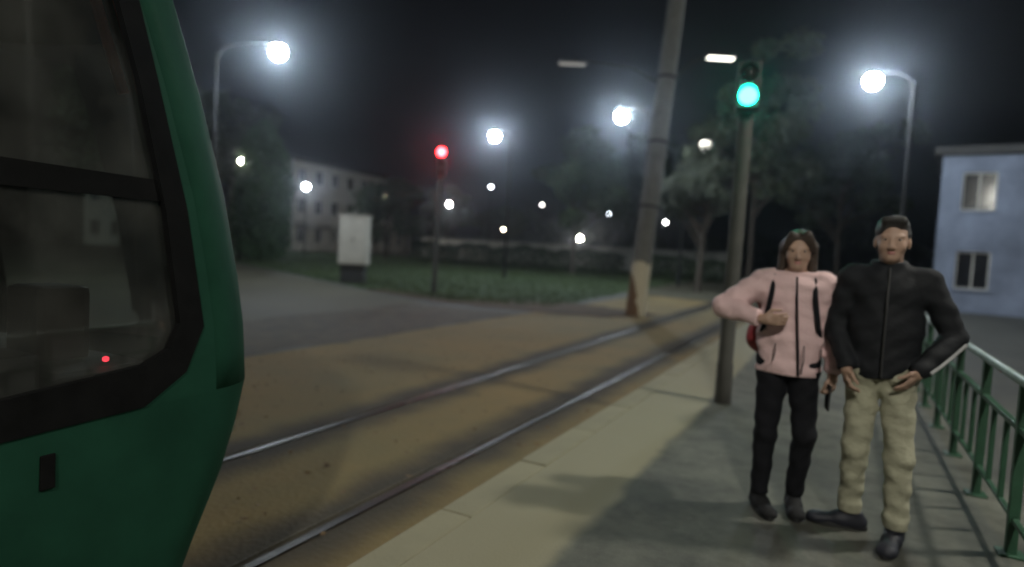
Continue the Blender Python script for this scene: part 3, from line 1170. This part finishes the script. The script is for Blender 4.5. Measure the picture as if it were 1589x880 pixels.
def railing():
    X = 0.90
    t = empty('platform_railing', (X, 5.0, 0))
    tag(t, 'green metal railing with pale worn handrail along the right side of the platform', 'railing')
    y0, n = 2.1, 26
    pm = MB().box((-.025, -.025, 0), (.025, .025, .90)).build('post', M_green, t, bevel=.004)
    bm_ = MB().box((-.014, -.014, .20), (.014, .014, .66)).build('baluster', M_green, t, bevel=.003)
    foot = MB().box((-.06, -.06, 0.0), (.06, .06, .012)).build('foot_plate', M_green, pm, bevel=.003)
    pm.location = (0, y0 + .1 - 5, 0)
    bm_.location = (0, y0 + .43 - 5, 0)
    o = link('baluster', bm_.data, None, t)
    o.location = (0, y0 + .77 - 5, 0)
    for i in range(1, n):
        o = link('post', pm.data, None, t)
        o.location = (0, y0 + .1 + i * 1.0 - 5, 0)
        o.rotation_euler = (rng.uniform(-.008, .008), rng.uniform(-.008, .008), 0)
        f = link('foot_plate', foot.data, None, o)
        for q_ in (.43, .77):
            o = link('baluster', bm_.data, None, t)
            o.location = (0, y0 + q_ + i * 1.0 - 5, 0)
    L0, L1 = y0 - 5, y0 + n - .8 - 5
    MB().tube([(0, L0, .915), (0, L1, .915)], .026, 12).build('handrail', M_worn, t, smooth=True)
    MB().box((-.018, L0, .655), (.018, L1, .685)).build('middle_rail', M_green, t, bevel=.004)
    MB().box((-.014, L0, .185), (.014, L1, .207)).build('lower_rail', M_green, t, bevel=.003)


railing()

# ------------------------------------------------------------------ lamps and signals
M_pole = mat('galvanised_pole', (0.009, 0.009, 0.0085), 0.85, 0.25, 6, 0.1)
M_hous = mat('lamp_housing', (0.012, 0.012, 0.012), 0.8, 0.2, 6, 0.05)


def lens_mesh(r_, z, name):
    prof = [(r_ * math.cos(a), -z * math.sin(a)) for a in (-.95, -.5, 0.0, .5, 1.0, 1.5)]
    return MB().lathe(prof, 12)


def street_lamp(head_pos, arm, label, strength, r_=.27, col=(0.80, 0.92, 1.0), group='tall white street lamps', pr=.07, gz=GZ):
    """head_pos = centre of the light; arm = (dx,dy) from pole to head"""
    hx, hy, hz = head_pos
    bx, by = hx - arm[0], hy - arm[1]
    t = empty('street_lamp', (bx, by, gz))
    tag(t, label, 'street lamp', group)
    H = hz - gz
    MB().tube([(0, 0, 0), (0, 0, .5), (0, 0, .52), (0, 0, H - .15)], [pr * 1.5, pr * 1.5, pr, pr * .65], 12).build('pole', M_pole, t, smooth=True)
    MB().tube([(0, 0, H - .5), (arm[0] * .12, arm[1] * .12, H - .05), (arm[0] * .4, arm[1] * .4, H + .13), (arm[0], arm[1], H + .16)], pr * .5, 8).build('arm', M_pole, t, smooth=True)
    h = MB().lathe([(r_ * .25, .17), (r_ * .5, .14), (r_ * .72, .06), (r_ * .74, .03), (r_ * .6, .02)], 18).build('lamp_head', M_hous, t, smooth=True)
    h.location = (arm[0], arm[1], H + .05)
    l = lens_mesh(r_, r_ * 1.05, 'lens').build('lens', emit('street_light_%g_%g' % (strength, col[2]), col, strength), h, smooth=True)
    l.location = (0, 0, -r_ * .62)
    return t


def post_lamp(head_pos, label, strength, r_=.16, col=(1.0, 0.93, 0.8), group='small park lamps in the distance'):
    """globe lantern on a slim post"""
    hx, hy, hz = head_pos
    t = empty('park_lamp', (hx, hy, GZ))
    tag(t, label, 'park lamp', group)
    H = hz - GZ
    MB().tube([(0, 0, 0), (0, 0, .6), (0, 0, .65), (0, 0, H - r_)], [.09, .08, .05, .04], 10).build('post', M_pole, t, smooth=True)
    g = MB().lathe([(r_ * math.sin(a) + .002, -r_ * math.cos(a)) for a in np.linspace(0.1, math.pi - .1, 6)], 9).build('globe', emit('globe_%g_%g' % (strength, col[2]), col, strength), t, smooth=True)
    g.location = (0, 0, H)
    c = MB().lathe([(.04, 0), (r_ * .7, -.02), (r_ * .5, .03), (.02, .06)], 12).build('cap', M_hous, t)
    c.location = (0, 0, H + r_)
    return t


L0 = 530.0
street_lamp(P(432, 75, 21.7), (1.9, 0.9), 'brightest street lamp, high above the dark conifer beside the tram', L0)
street_lamp(P(768, 208, 36), (-1.2, 0.3), 'distant street lamp just right of the red traffic signal', L0)
street_lamp(P(965, 177, 29), (-1.5, 0.9), 'street lamp immediately left of the leaning concrete pole', L0)
street_lamp(P(1355, 120, 21.5), (-1.2, -.3), 'bright street lamp over the platform, right of the green signal', L0)
street_lamp((10.4, 13.2, 7.15), (-1.2, 0.0), 'street lamp across the street on the right, mirrored in the upper tram window', L0 * .35)
# the same row goes on beside and behind the place where the photographer stands
street_lamp((4.6, 6.4, 7.4), (-1.2, 0), 'street lamp beyond the railing, beside the platform', L0 * 1.0, col=(1.0, 0.98, 0.87))
street_lamp((2.4, -6.5, 8.0), (-1.2, 0), 'street lamp behind the platform end', L0 * 1.75, col=(1.0, 0.98, 0.87))

for i, (px, py, H, st, r_, lab) in enumerate([
        (375, 250, 6.0, 160, .13, 'park lamp at the right edge of the tram pillar, before the conifer'),
        (475, 290, 6.0, 420, .22, 'park lamp right of the conifer, in front of the pale building'),
        (600, 303, 6.0, 300, .18, 'park lamp above and right of the white utility cabinet'),
        (697, 317, 6.0, 200, .20, 'park lamp below the red signal, left end of the hedge'),
        (303, 267, 6.0, 50, .14, 'park lamp glimpsed past the tram window bar'),
        (762, 290, 8.0, 40, .14, 'small park lamp below the distant street lamp right of the red signal'),
        (781, 356, 3.6, 40, .18, 'lowest small park lamp close above the left part of the hedge'),
        (841, 318, 7.0, 30, .17, 'small park lamp midway between the red signal and the concrete pole'),
        (873, 294, 8.0, 20, .13, 'higher small park lamp in the dark tree left of the concrete pole'),
        (945, 332, 6.5, 30, .17, 'lower small park lamp close left of the concrete pole'),
        (978, 300, 8.0, 25, .14, 'upper small park lamp touching the left edge of the concrete pole'),
        (1033, 345, 6.0, 50, .19, 'small park lamp close right of the concrete pole'),
        (900, 370, 3.2, 260, .26, 'bright low park lamp just above the hedge left of the concrete pole'),
        (118, 365, 3.5, 30, .12, 'park lamp seen low through the tram side window')]):
    hor = P(px, py, 1.0)
    d = hor - Vector((0, 0, CAM_H))
    dep = (H + GZ - CAM_H) / d.z if d.z > 1e-4 else 60
    dep = min(max(dep, 18), 115)
    post_lamp(P(px, py, dep), lab, st, r_ * (1.0 if st > 100 else rng.uniform(.6, .95)), col=[(1.0, .93, .8), (.85, .93, 1.0), (1.0, .86, .62), (1.0, .96, .9)][i % 4])

# leaning concrete catenary pole with whitewashed foot and two luminaires
def concrete_mat():
    m = mat('pole_concrete', (0.115, 0.112, 0.10), 0.85, 0.25, 3.0, 0.5, 30)
    t = m.node_tree
    b = t.nodes['Principled BSDF']
    src = b.inputs['Base Color'].links[0].from_socket
    tc = t.nodes.new('ShaderNodeTexCoord')
    sx = t.nodes.new('ShaderNodeSeparateXYZ')
    t.links.new(tc.outputs['Object'], sx.inputs[0])
    n = t.nodes.new('ShaderNodeTexNoise')
    n.inputs['Scale'].default_value = 5.0
    t.links.new(tc.outputs['Object'], n.inputs['Vector'])
    ad = t.nodes.new('ShaderNodeMath')
    ad.operation = 'MULTIPLY_ADD'
    ad.inputs[1].default_value = 0.9
    t.links.new(n.outputs[0], ad.inputs[0])
    t.links.new(sx.outputs[2], ad.inputs[2])
    lt = t.nodes.new('ShaderNodeMath')
    lt.operation = 'LESS_THAN'
    lt.inputs[1].default_value = 1.95
    t.links.new(ad.outputs[0], lt.inputs[0])
    mx = t.nodes.new('ShaderNodeMix')
    mx.data_type = 'RGBA'
    t.links.new(lt.outputs[0], mx.inputs[0])
    t.links.new(src, mx.inputs[6])
    mx.inputs[7].default_value = (0.50, 0.44, 0.32, 1)
    # chipped brown patch low on one side
    a2 = t.nodes.new('ShaderNodeMath')
    a2.operation = 'MULTIPLY_ADD'
    a2.inputs[1].default_value = 3.6
    t.links.new(sx.outputs[0], a2.inputs[0])
    t.links.new(ad.outputs[0], a2.inputs[2])
    l2 = t.nodes.new('ShaderNodeMath')
    l2.operation = 'LESS_THAN'
    l2.inputs[1].default_value = 0.72
    t.links.new(a2.outputs[0], l2.inputs[0])
    m2 = t.nodes.new('ShaderNodeMix')
    m2.data_type = 'RGBA'
    t.links.new(l2.outputs[0], m2.inputs[0])
    t.links.new(mx.outputs[2], m2.inputs[6])
    m2.inputs[7].default_value = (0.15, 0.085, 0.045, 1)
    t.links.new(m2.outputs[2], b.inputs['Base Color'])
    return m


def catenary_pole():
    g = G(985, 490)
    top = P(1052, -10, (CAM_M.inverted() @ g).z * -1)
    t = empty('catenary_pole', (g.x, g.y, GZ))
    tag(t, 'leaning concrete catenary pole with whitewashed foot between the tracks and the lawn', 'pole')
    ax = (top - g)
    L = ax.length + 1.2
    ax.normalize()
    rotq = Vector((0, 0, 1)).rotation_difference(ax)
    o = MB().tube([(0, 0, -.1), (0, 0, L * .5), (0, 0, L)], [.27, .25, .23], 20).build('shaft', concrete_mat(), t, smooth=True)
    o.rotation_mode = 'QUATERNION'
    o.rotation_quaternion = rotq @ Matrix.Rotation(R(27), 4, 'Z').to_quaternion()
    for k in range(3):
        bnd = MB().tube([(0, 0, 3.0 + k * 1.8), (0, 0, 3.07 + k * 1.8)], .285, 20).build('steel_band', M_pole, o, smooth=True)
    dep = -(CAM_M.inverted() @ g).z
    for px, py, dim in ((1118, 90, 5.0), (888, 99, .25)):
        e = P(px, py, dep) - Vector((g.x, g.y, GZ))
        mid = P(1040, py + 40, dep) - Vector((g.x, g.y, GZ))
        MB().tube([mid, mid.lerp(e, .4) + Vector((0, 0, .32)), e + Vector((0, 0, .12))], .035, 8).build('arm', M_pole, t, smooth=True)
        ang = math.atan2((e - mid).y, (e - mid).x)
        h = MB().box((-.42, -.15, 0), (.42, .15, .09)).build('luminaire', M_hous, t, bevel=.03)
        h.location = e
        h.rotation_euler = (0, 0, ang)
        l = MB().box((-.36, -.12, -.03), (.36, .12, .002)).build('lens', emit('strip_%g' % dim, (1, .97, .86), dim), h, bevel=.008)


catenary_pole()
q = P(1095, 222, 36)
t = street_lamp(q, (0.9, 0.4), 'dim flat street lamp below and left of the green signal', 7, r_=.30, col=(1, .97, .86), group='dim street lamps')

# traffic signals
M_sig = mat('signal_housing', (0.018, 0.018, 0.018), 0.55, 0.2, 8, 0.05)
M_off = mat('unlit_signal_lens', (0.03, 0.02, 0.02), 0.2, 0.2, 8, 0)


def signal(base, head, lit, label, r_, strength, n=3, pr=.06):
    """base, head world points; lit index 0 = top"""
    t = empty('traffic_signal', base)
    tag(t, label, 'traffic signal', 'traffic signals on posts')
    rel = Vector(head) - Vector(base)
    dx = Vector((rel.x, rel.y, 0))
    MB().tube([(0, 0, 0), (0, 0, .4), (0, 0, .42), (dx.x, dx.y, rel.z + .35)], [pr * 1.12, pr * 1.1, pr, pr], 12).build('post', mat('grey_post_paint', (0.055, 0.052, 0.045), 0.8, 0.3, 5, 0.1), t, smooth=True)
    v = Vector((0, 0, CAM_H)) - Vector(head)
    a = math.atan2(v.y, v.x) + math.pi / 2        # local -Y faces the traffic
    step = r_ * 2.6
    h = MB().box((-r_ * 1.35, -.02, -step * (n - 1 - lit) - r_ * 1.4), (r_ * 1.35, .22, step * lit + r_ * 1.4)).build('signal_head', M_sig, t, bevel=.02)
    away = Vector((math.sin(a), -math.cos(a), 0))
    h.location = rel + away * (pr + .22) * 1.0
    h.rotation_euler = (0, 0, a)
    cols = [(1, .008, .010), (1, .6, .05), (.006, 1.0, .5)] if n == 3 else [(1, .008, .010), (.006, 1.0, .55)]
    for k in range(n):
        z = step * (lit - k)
        le = MB().lathe([(r_, 0), (r_ * .85, .03), (r_ * .5, .05), (.01, .058)], 20).build(
            'lens', emit('signal_%d_%g_%d' % (k, strength, n), cols[k], strength) if k == lit else M_off, h, smooth=True)
        le.rotation_euler = (R(90), 0, 0)
        le.location = (0, -.022, z)
        # visor: open half tube
        vv = []
        ff = []
        m_ = 14
        for i in range(m_ + 1):
            q_ = R(-25 + 230 * i / m_)
            for yy, rr in ((-.02, r_ * 1.15), (-.02 - r_ * (1.2 if 40 < -25 + 230 * i / m_ < 140 else .7), r_ * 1.12)):
                vv.append((rr * math.cos(q_), yy, z + rr * math.sin(q_)))
        for i in range(m_):
            ff.append((2 * i, 2 * i + 1, 2 * i + 3, 2 * i + 2))
        vo = MB().add(vv, ff).build('visor', M_sig, h)
        md = vo.modifiers.new('thickness', 'SOLIDIFY')
        md.thickness = .006
    return t


b1 = G(1121, 625, 0.0)
dp = -(CAM_M.inverted() @ b1).z
signal(b1, P(1160, 160, dp), 1, 'traffic signal showing green on a grey post on the platform', .085, 95, n=2, pr=.075)
b2 = G(673, 456)
dp = -(CAM_M.inverted() @ b2).z
signal(b2, P(685, 238, dp), 0, 'traffic signal showing red on a dark post by the lawn', .13, 170, n=3, pr=.085)

# ------------------------------------------------------------------ street furniture and plants
M_cab = mat('white_cabinet_paint', (0.55, 0.52, 0.47), 0.5, 0.12, 3, 0.05)


def cabinet():
    g = G(548, 440)
    dp = -(CAM_M.inverted() @ g).z
    b = math.atan2(g.y, g.x) - math.pi / 2
    t = empty('utility_cabinet', (g.x, g.y, GZ), b - .25)
    tag(t, 'tall white utility cabinet on a dark plinth at the edge of the lawn', 'cabinet')
    s_ = dp / 1000.0
    w, z0, z1 = 42 * s_, 30 * s_, 104 * s_
    MB().box((-w * .42, -.3, 0), (w * .42, .3, z0)).build('plinth', M_dark, t, bevel=.02)
    bo = MB().box((-w / 2, -.38, z0), (w / 2, .38, z1)).build('body', M_cab, t, bevel=.02)
    MB().box((-w / 2 - .04, -.42, z1), (w / 2 + .04, .42, z1 + .05)).build('roof', M_cab, t, bevel=.012)
    for sx in (-1, 1):
        d = MB().box((min(sx * .01, sx * (w / 2 - .04)), -.392, z0 + .06), (max(sx * .01, sx * (w / 2 - .04)), -.378, z1 - .06)).build('door', M_cab, bo, bevel=.004)
    MB().box((.03, -.42, (z0 + z1) / 2 - .07), (.06, -.392, (z0 + z1) / 2 + .07)).build('handle', M_dark, bo, bevel=.004)


cabinet()

M_leafd = mat('dark_leaf', (0.030, 0.050, 0.018), 0.6, 0.5, 0.9, 0)
M_leafo = mat('olive_leaf', (0.045, 0.056, 0.024), 0.6, 0.5, 0.9, 0)
M_leafg = mat('grey_green_leaf', (0.05, 0.058, 0.034), 0.6, 0.5, 0.9, 0)
M_con = mat('conifer_leaf', (0.05, 0.095, 0.036), 0.7, 0.5, 1.2, 0)
M_bark = mat('bark', (0.07, 0.055, 0.042), 0.9, 0.4, 6, 0.8, 20)


def leaf_cloud(pts, nrm, size):
    """pts Nx3, one bent leaf (two triangles) per point"""
    n = len(pts)
    a = rng.normal(size=(n, 3))
    a /= np.linalg.norm(a, axis=1)[:, None]
    b_ = np.cross(a, rng.normal(size=(n, 3)))
    b_ /= np.linalg.norm(b_, axis=1)[:, None]
    s = size * rng.uniform(.6, 1.4, (n, 1))
    v = np.stack([pts - a * s, pts + b_ * s * .45, pts + a * s, pts - b_ * s * .45], 1).reshape(-1, 3)
    f = np.arange(4 * n).reshape(-1, 4)
    me = bpy.data.meshes.new('crown')
    me.from_pydata(v.tolist(), [], f.tolist())
    me.update()
    return me


def tree(base, H, rad, label, m, group='broadleaf trees behind the lawn', n=7000, trunk=.16, clear=.28, leaf=.16, squash=1.0):
    t = empty('tree', (base.x, base.y, GZ))
    tag(t, label, 'tree', group)
    b = MB()
    hz = H * clear
    lean = rng.uniform(-.3, .3, 2)
    b.tube([(0, 0, 0), (lean[0] * .3, lean[1] * .3, hz), (lean[0], lean[1], H * .85)], [trunk, trunk * .75, trunk * .2], 10)
    cl = []
    for k in range(13):
        a = rng.uniform(0, 6.28)
        z0 = rng.uniform(hz * .8, H * .6)
        r1 = rad * rng.uniform(.45, .95)
        z1 = z0 + rng.uniform(.12, .35) * H
        e = (r1 * math.cos(a), r1 * math.sin(a), min(z1, H * .92))
        b.tube([(lean[0] * .4, lean[1] * .4, z0), (e[0] * .5, e[1] * .5, (z0 + e[2]) / 2 + .2), e], [trunk * .45, trunk * .28, trunk * .08], 7)
        cl.append(e)
        cl.append((e[0] * .55, e[1] * .55, e[2] + rng.uniform(-.5, .6)))
    for k in range(9):
        a = rng.uniform(0, 6.28)
        q = rng.uniform(0, .6) * rad
        cl.append((q * math.cos(a), q * math.sin(a), rng.uniform(H * .6, H * .95)))
    b.build('trunk', M_bark, t, smooth=True)
    cl = np.array(cl)
    pick = rng.integers(0, len(cl), n)
    cr = rng.uniform(.14, .34, len(cl)) * rad * 1.1
    d = rng.normal(size=(n, 3))
    d /= np.linalg.norm(d, axis=1)[:, None]
    q = rng.random((n, 1)) ** .5
    pts = cl[pick] + d * q * cr[pick][:, None] * np.array([1, 1, .75])
    link('crown', leaf_cloud(pts, d, leaf), m, t)
    return t


def conifer(base, H, rad, label):
    t = empty('conifer', (base.x, base.y, GZ))
    tag(t, label, 'tree')
    MB().tube([(0, 0, 0), (0, 0, H * .5), (0, 0, H * .95)], [.16, .12, .02], 10).build('trunk', M_bark, t, smooth=True)
    n = 16000
    z = rng.random(n)
    prof = np.interp(z, [0, .04, .12, .3, .55, .8, .93, 1], [.45, .78, .95, 1, .96, .72, .42, .06])
    a = rng.uniform(0, 6.283, n)
    lump = 1 + .10 * np.sin(3 * a + 9 * z) + .08 * np.sin(7 * a - 21 * z) + .06 * np.sin(13 * a + 40 * z)
    r_ = rad * prof * lump * np.sqrt(rng.uniform(.35, 1, n))
    pts = np.stack([r_ * np.cos(a), r_ * np.sin(a), .25 + z * (H - .25)], 1) + rng.normal(scale=.05, size=(n, 3))
    link('crown', leaf_cloud(pts, None, .13), M_con, t)


def at(px, dep):
    """ground point in the direction of column px at a distance dep"""
    d = P(px, 390, 1.0) - Vector((0, 0, CAM_H))
    d.z = 0
    d.normalize()
    f = Vector((-math.sin(R(YAW)), math.cos(R(YAW)), 0))
    return Vector((0, 0, GZ)) + d * (dep / d.dot(f))


conifer(at(405, 40), 8.6, 1.75, 'dense dark columnar conifer on the verge beside the tram')
tree(at(1086, 31), 7.4, 2.2, 'grey green tree right of the concrete pole', M_leafg, n=11000, leaf=.11)
tree(at(890, 46), 10.5, 4.2, 'wide dark tree left of the concrete pole', M_leafd, n=8000, leaf=.2)
tree(at(600, 60), 7.2, 3.6, 'low round dark tree before the pale building', M_leafd, n=7000, leaf=.2)
tree(at(1165, 40), 15.5, 4.4, 'tall olive tree rising behind the green signal', M_leafo, n=9000, leaf=.22)
tree(at(985, 58), 13.0, 4.5, 'tall dark tree directly behind the concrete pole', M_leafd, n=7000, leaf=.24)
tree(at(335, 52), 13.0, 4.4, 'tall olive tree behind the conifer and the tram pillar', M_leafo, n=7000, leaf=.24)
tree(at(690, 84), 9.0, 4.5, 'far dark tree behind the red signal', M_leafd, n=6000, leaf=.28)
tree(at(770, 95), 8.0, 4.8, 'far dark tree behind the left end of the hedge', M_leafd, n=6000, leaf=.28)
tree(at(1300, 46), 11.5, 4.6, 'dark tree behind the two people', M_leafd, n=7000, leaf=.24)
tree(at(190, 34), 9.5, 3.4, 'dark tree beyond the tram, seen through its windows', M_leafd, n=6000, leaf=.2)


def hedge(a, b_, h, w, label):
    a = Vector(a)
    b_ = Vector(b_)
    t = empty('hedge', (a.x, a.y, GZ))
    tag(t, label, 'hedge', 'clipped hedges behind the lawn')
    d = b_ - a
    L = d.length
    u = d.normalized()
    s = Vector((-u.y, u.x, 0))
    n = int(L * 380)
    x = rng.uniform(0, L, n)
    th = rng.uniform(0, math.pi, n)
    rr = np.sqrt(rng.uniform(.45, 1, n))
    hh = h * (1 + .08 * np.sin(x * 1.1) + .05 * np.sin(x * 3.1))
    yy = w * .5 * np.cos(th) * rr
    zz = np.minimum(hh * np.sin(th) * rr * 1.25, hh * rng.uniform(.9, 1.04, n))
    pts = np.stack([u.x * x + s.x * yy, u.y * x + s.y * yy, zz], 1)
    o = link('foliage', leaf_cloud(pts, None, .13), M_leafd, t)
    b = MB()
    for k in range(int(L / 1.5)):
        p = u * (k * 1.5 + .7)
        b.tube([(p.x, p.y, 0), (p.x + .05, p.y, h * .6)], [.03, .015], 6)
    b.build('stems', M_bark, t)


p0, p1, p2 = at(640, 60), at(968, 47), at(1140, 44)
hedge(p0, p1, 1.65, 1.3, 'long dark clipped hedge across the back of the lawn')
hedge(at(1000, 46), p2, 1.5, 1.3, 'shorter dark hedge right of the concrete pole')

# low wall of a park terrace behind the hedge
M_wall = mat('pale_render', (0.44, 0.43, 0.38), 0.85, 0.2, 1.2, 0.3, 20)
M_wall2 = mat('blue_grey_render', (0.22, 0.25, 0.33), 0.85, 0.4, 0.6, 0.3, 20)
M_win = mat('dark_window_glass', (0.012, 0.013, 0.016), 0.12, 0.2, 2, 0)
M_roof = mat('roof_felt', (0.06, 0.058, 0.055), 0.9, 0.3, 2, 0.4)
a, b_ = at(655, 74), at(1150, 62)
d = b_ - a
w = empty('terrace_wall', (a.x, a.y, GZ), math.atan2(d.y, d.x))
tag(w, 'low pale terrace wall running behind the hedges', 'wall')
MB().box((0, -.15, 0), (d.length, .15, 2.1)).build('wall_face', M_wall, w)
MB().box((-.05, -.2, 2.1), (d.length + .05, .2, 2.2)).build('coping', M_wall, w, bevel=.02)


def building(a, b_, depth, H, floors, nwin, m, label, door=True, cols=0):
    d = b_ - a
    L = d.length
    t = empty('building', (a.x, a.y, GZ), math.atan2(d.y, d.x))
    tag(t, label, 'building')
    # front wall with real openings: built from piers and spandrels
    fh = H / floors
    ww = L / nwin
    wall = MB()
    op0, op1 = .28, .72
    for k in range(floors):
        z0 = k * fh
        wall.box((0, 0, z0), (L, .3, z0 + fh * .30))
        wall.box((0, 0, z0 + fh * .78), (L, .3, z0 + fh))
        for i in range(nwin + 1):
            xa = max(0, (i - 1 + op1) * ww)
            xb = min(L, (i + op0) * ww)
            wall.box((xa, 0, z0 + fh * .30), (xb, .3, z0 + fh * .78))
    wall.box((0, .3, 0), (.3, depth, H))
    wall.box((L - .3, .3, 0), (L, depth, H))
    wall.box((.3, depth - .3, 0), (L - .3, depth, H))
    wall.build('wall', m, t)
    MB().box((-.3, -.3, H), (L + .3, depth + .3, H + .35)).build('roof', M_roof, t, bevel=.03)
    for k in range(floors):
        for i in range(nwin):
            x0, x1 = (i + op0) * ww, (i + op1) * ww
            z0, z1 = k * fh + fh * .30, k * fh + fh * .78
            g = MB().box((x0, .14, z0), (x1, .16, z1)).build('window', M_win, t)
            fr = MB()
            e = .06
            fr.box((x0 + .002, .10, z0), (x0 + e, .139, z1)).box((x1 - e, .10, z0), (x1 - .002, .139, z1))
            fr.box((x0 + e, .10, z0 + .002), (x1 - e, .139, z0 + e)).box((x0 + e, .10, z1 - e), (x1 - e, .139, z1 - .002))
            fr.box(((x0 + x1) / 2 - .03, .10, z0 + e), ((x0 + x1) / 2 + .03, .138, z1 - e))
            fr.build('frame', M_cab, g)
            MB().box((x0 - .08, -.10, z0 - .07), (x1 + .08, -.002, z0 - .003)).build('sill', m, g)
    for i in range(cols):
        x = L * (i + .5) / cols
        MB().lathe([(.22, 0), (.22, .2), (.16, .25), (.14, 2.7), (.2, 2.8), (.22, 3.0)], 12, (x, -1.6, 0)).build('column', m, t, smooth=True)
    if cols:
        MB().box((-.1, -1.9, 3.0), (L + .1, -.004, 3.3)).build('porch_roof', m, t, bevel=.02)
    return t


building(at(452, 70), at(628, 92), 9, 9.8, 3, 8, M_wall, 'pale three storey building with a porch behind the low round tree', cols=7)
building(Vector((3.4, 32, GZ)), Vector((19, 30, GZ)), 8, 6.4, 2, 6, M_wall2, 'blue grey two storey building beyond the end of the railing')
building(at(130, 55), at(330, 66), 9, 8.4, 3, 7, M_wall, 'pale building behind the tram, seen through its windows')

# far wood closing the horizon: one dark mass
n = 26000
th = rng.uniform(-1.35, 1.05, n)
rr = rng.uniform(118, 130, n)
cx = -math.sin(R(YAW))
hgt = 6 + 2.2 * np.sin(th * 17) + 1.6 * np.sin(th * 41 + 1) + 1.0 * np.sin(th * 93)
pts = np.stack([rr * np.sin(th - R(YAW)), rr * np.cos(th - R(YAW)), GZ + hgt * rng.random(n) ** .7], 1)
o = link('distant_wood', leaf_cloud(pts, None, .55), M_leafd)
tag(o, 'dark belt of distant trees closing the horizon', 'wood', kind='stuff')

# ------------------------------------------------------------------ haze added for a lens-like lamp glow
hz = MB().box((-149, -59, GZ - 1.0), (149, 199, 19.0)).build('haze', None)
tag(hz, 'thin haze added to give the lamps a lens-like glow', 'haze', kind='stuff')
hm = bpy.data.materials.new('lens_glow_haze')
hm.use_nodes = True
ht = hm.node_tree
ht.nodes.remove(ht.nodes['Principled BSDF'])
pv = ht.nodes.new('ShaderNodeVolumePrincipled')
pv.inputs['Color'].default_value = (0.78, 0.86, 1.0, 1)
pv.inputs['Density'].default_value = 0.0017
pv.inputs['Anisotropy'].default_value = 0.935
ht.links.new(pv.outputs[0], ht.nodes['Material Output'].inputs['Volume'])
hz.data.materials.append(hm)

# ------------------------------------------------------------------ small loose debris
nl = 900
lx = np.where(rng.random(nl) < .5, rng.uniform(-7.2, -1.95, nl), rng.normal(-6.5, 1.6, nl))
ly = np.where(rng.random(nl) < .6, rng.uniform(2.5, 12, nl), rng.normal(16.5, 1.5, nl))
keep = (lx < -1.98) & (np.abs(lx + 2.62) > .06) & (np.abs(lx + 4.06) > .06)
pts = np.stack([lx, ly, np.full(nl, GZ + .028)], 1)[keep]
a_ = rng.uniform(0, 6.283, len(pts))
sz_ = rng.uniform(.012, .032, len(pts))
v = []
f = []
for p_, a1, s1 in zip(pts, a_, sz_):
    k0 = len(v)
    for da, r1 in ((0, 1.3), (1.2, .7), (2.6, .6), (3.5, 1.1), (4.9, .7)):
        v.append((p_[0] + s1 * r1 * math.cos(a1 + da), p_[1] + s1 * r1 * math.sin(a1 + da), p_[2] + rng.uniform(-.008, .008)))
    f.append(tuple(range(k0, k0 + 5)))
me = bpy.data.meshes.new('fallen_leaves')
me.from_pydata(v, [], f)
o = link('fallen_leaves', me, mat('dry_leaf', (0.16, 0.095, 0.04), 0.8, 0.5, 4, 0))
tag(o, 'dry brown leaves scattered over the track bed', 'leaves', kind='stuff')
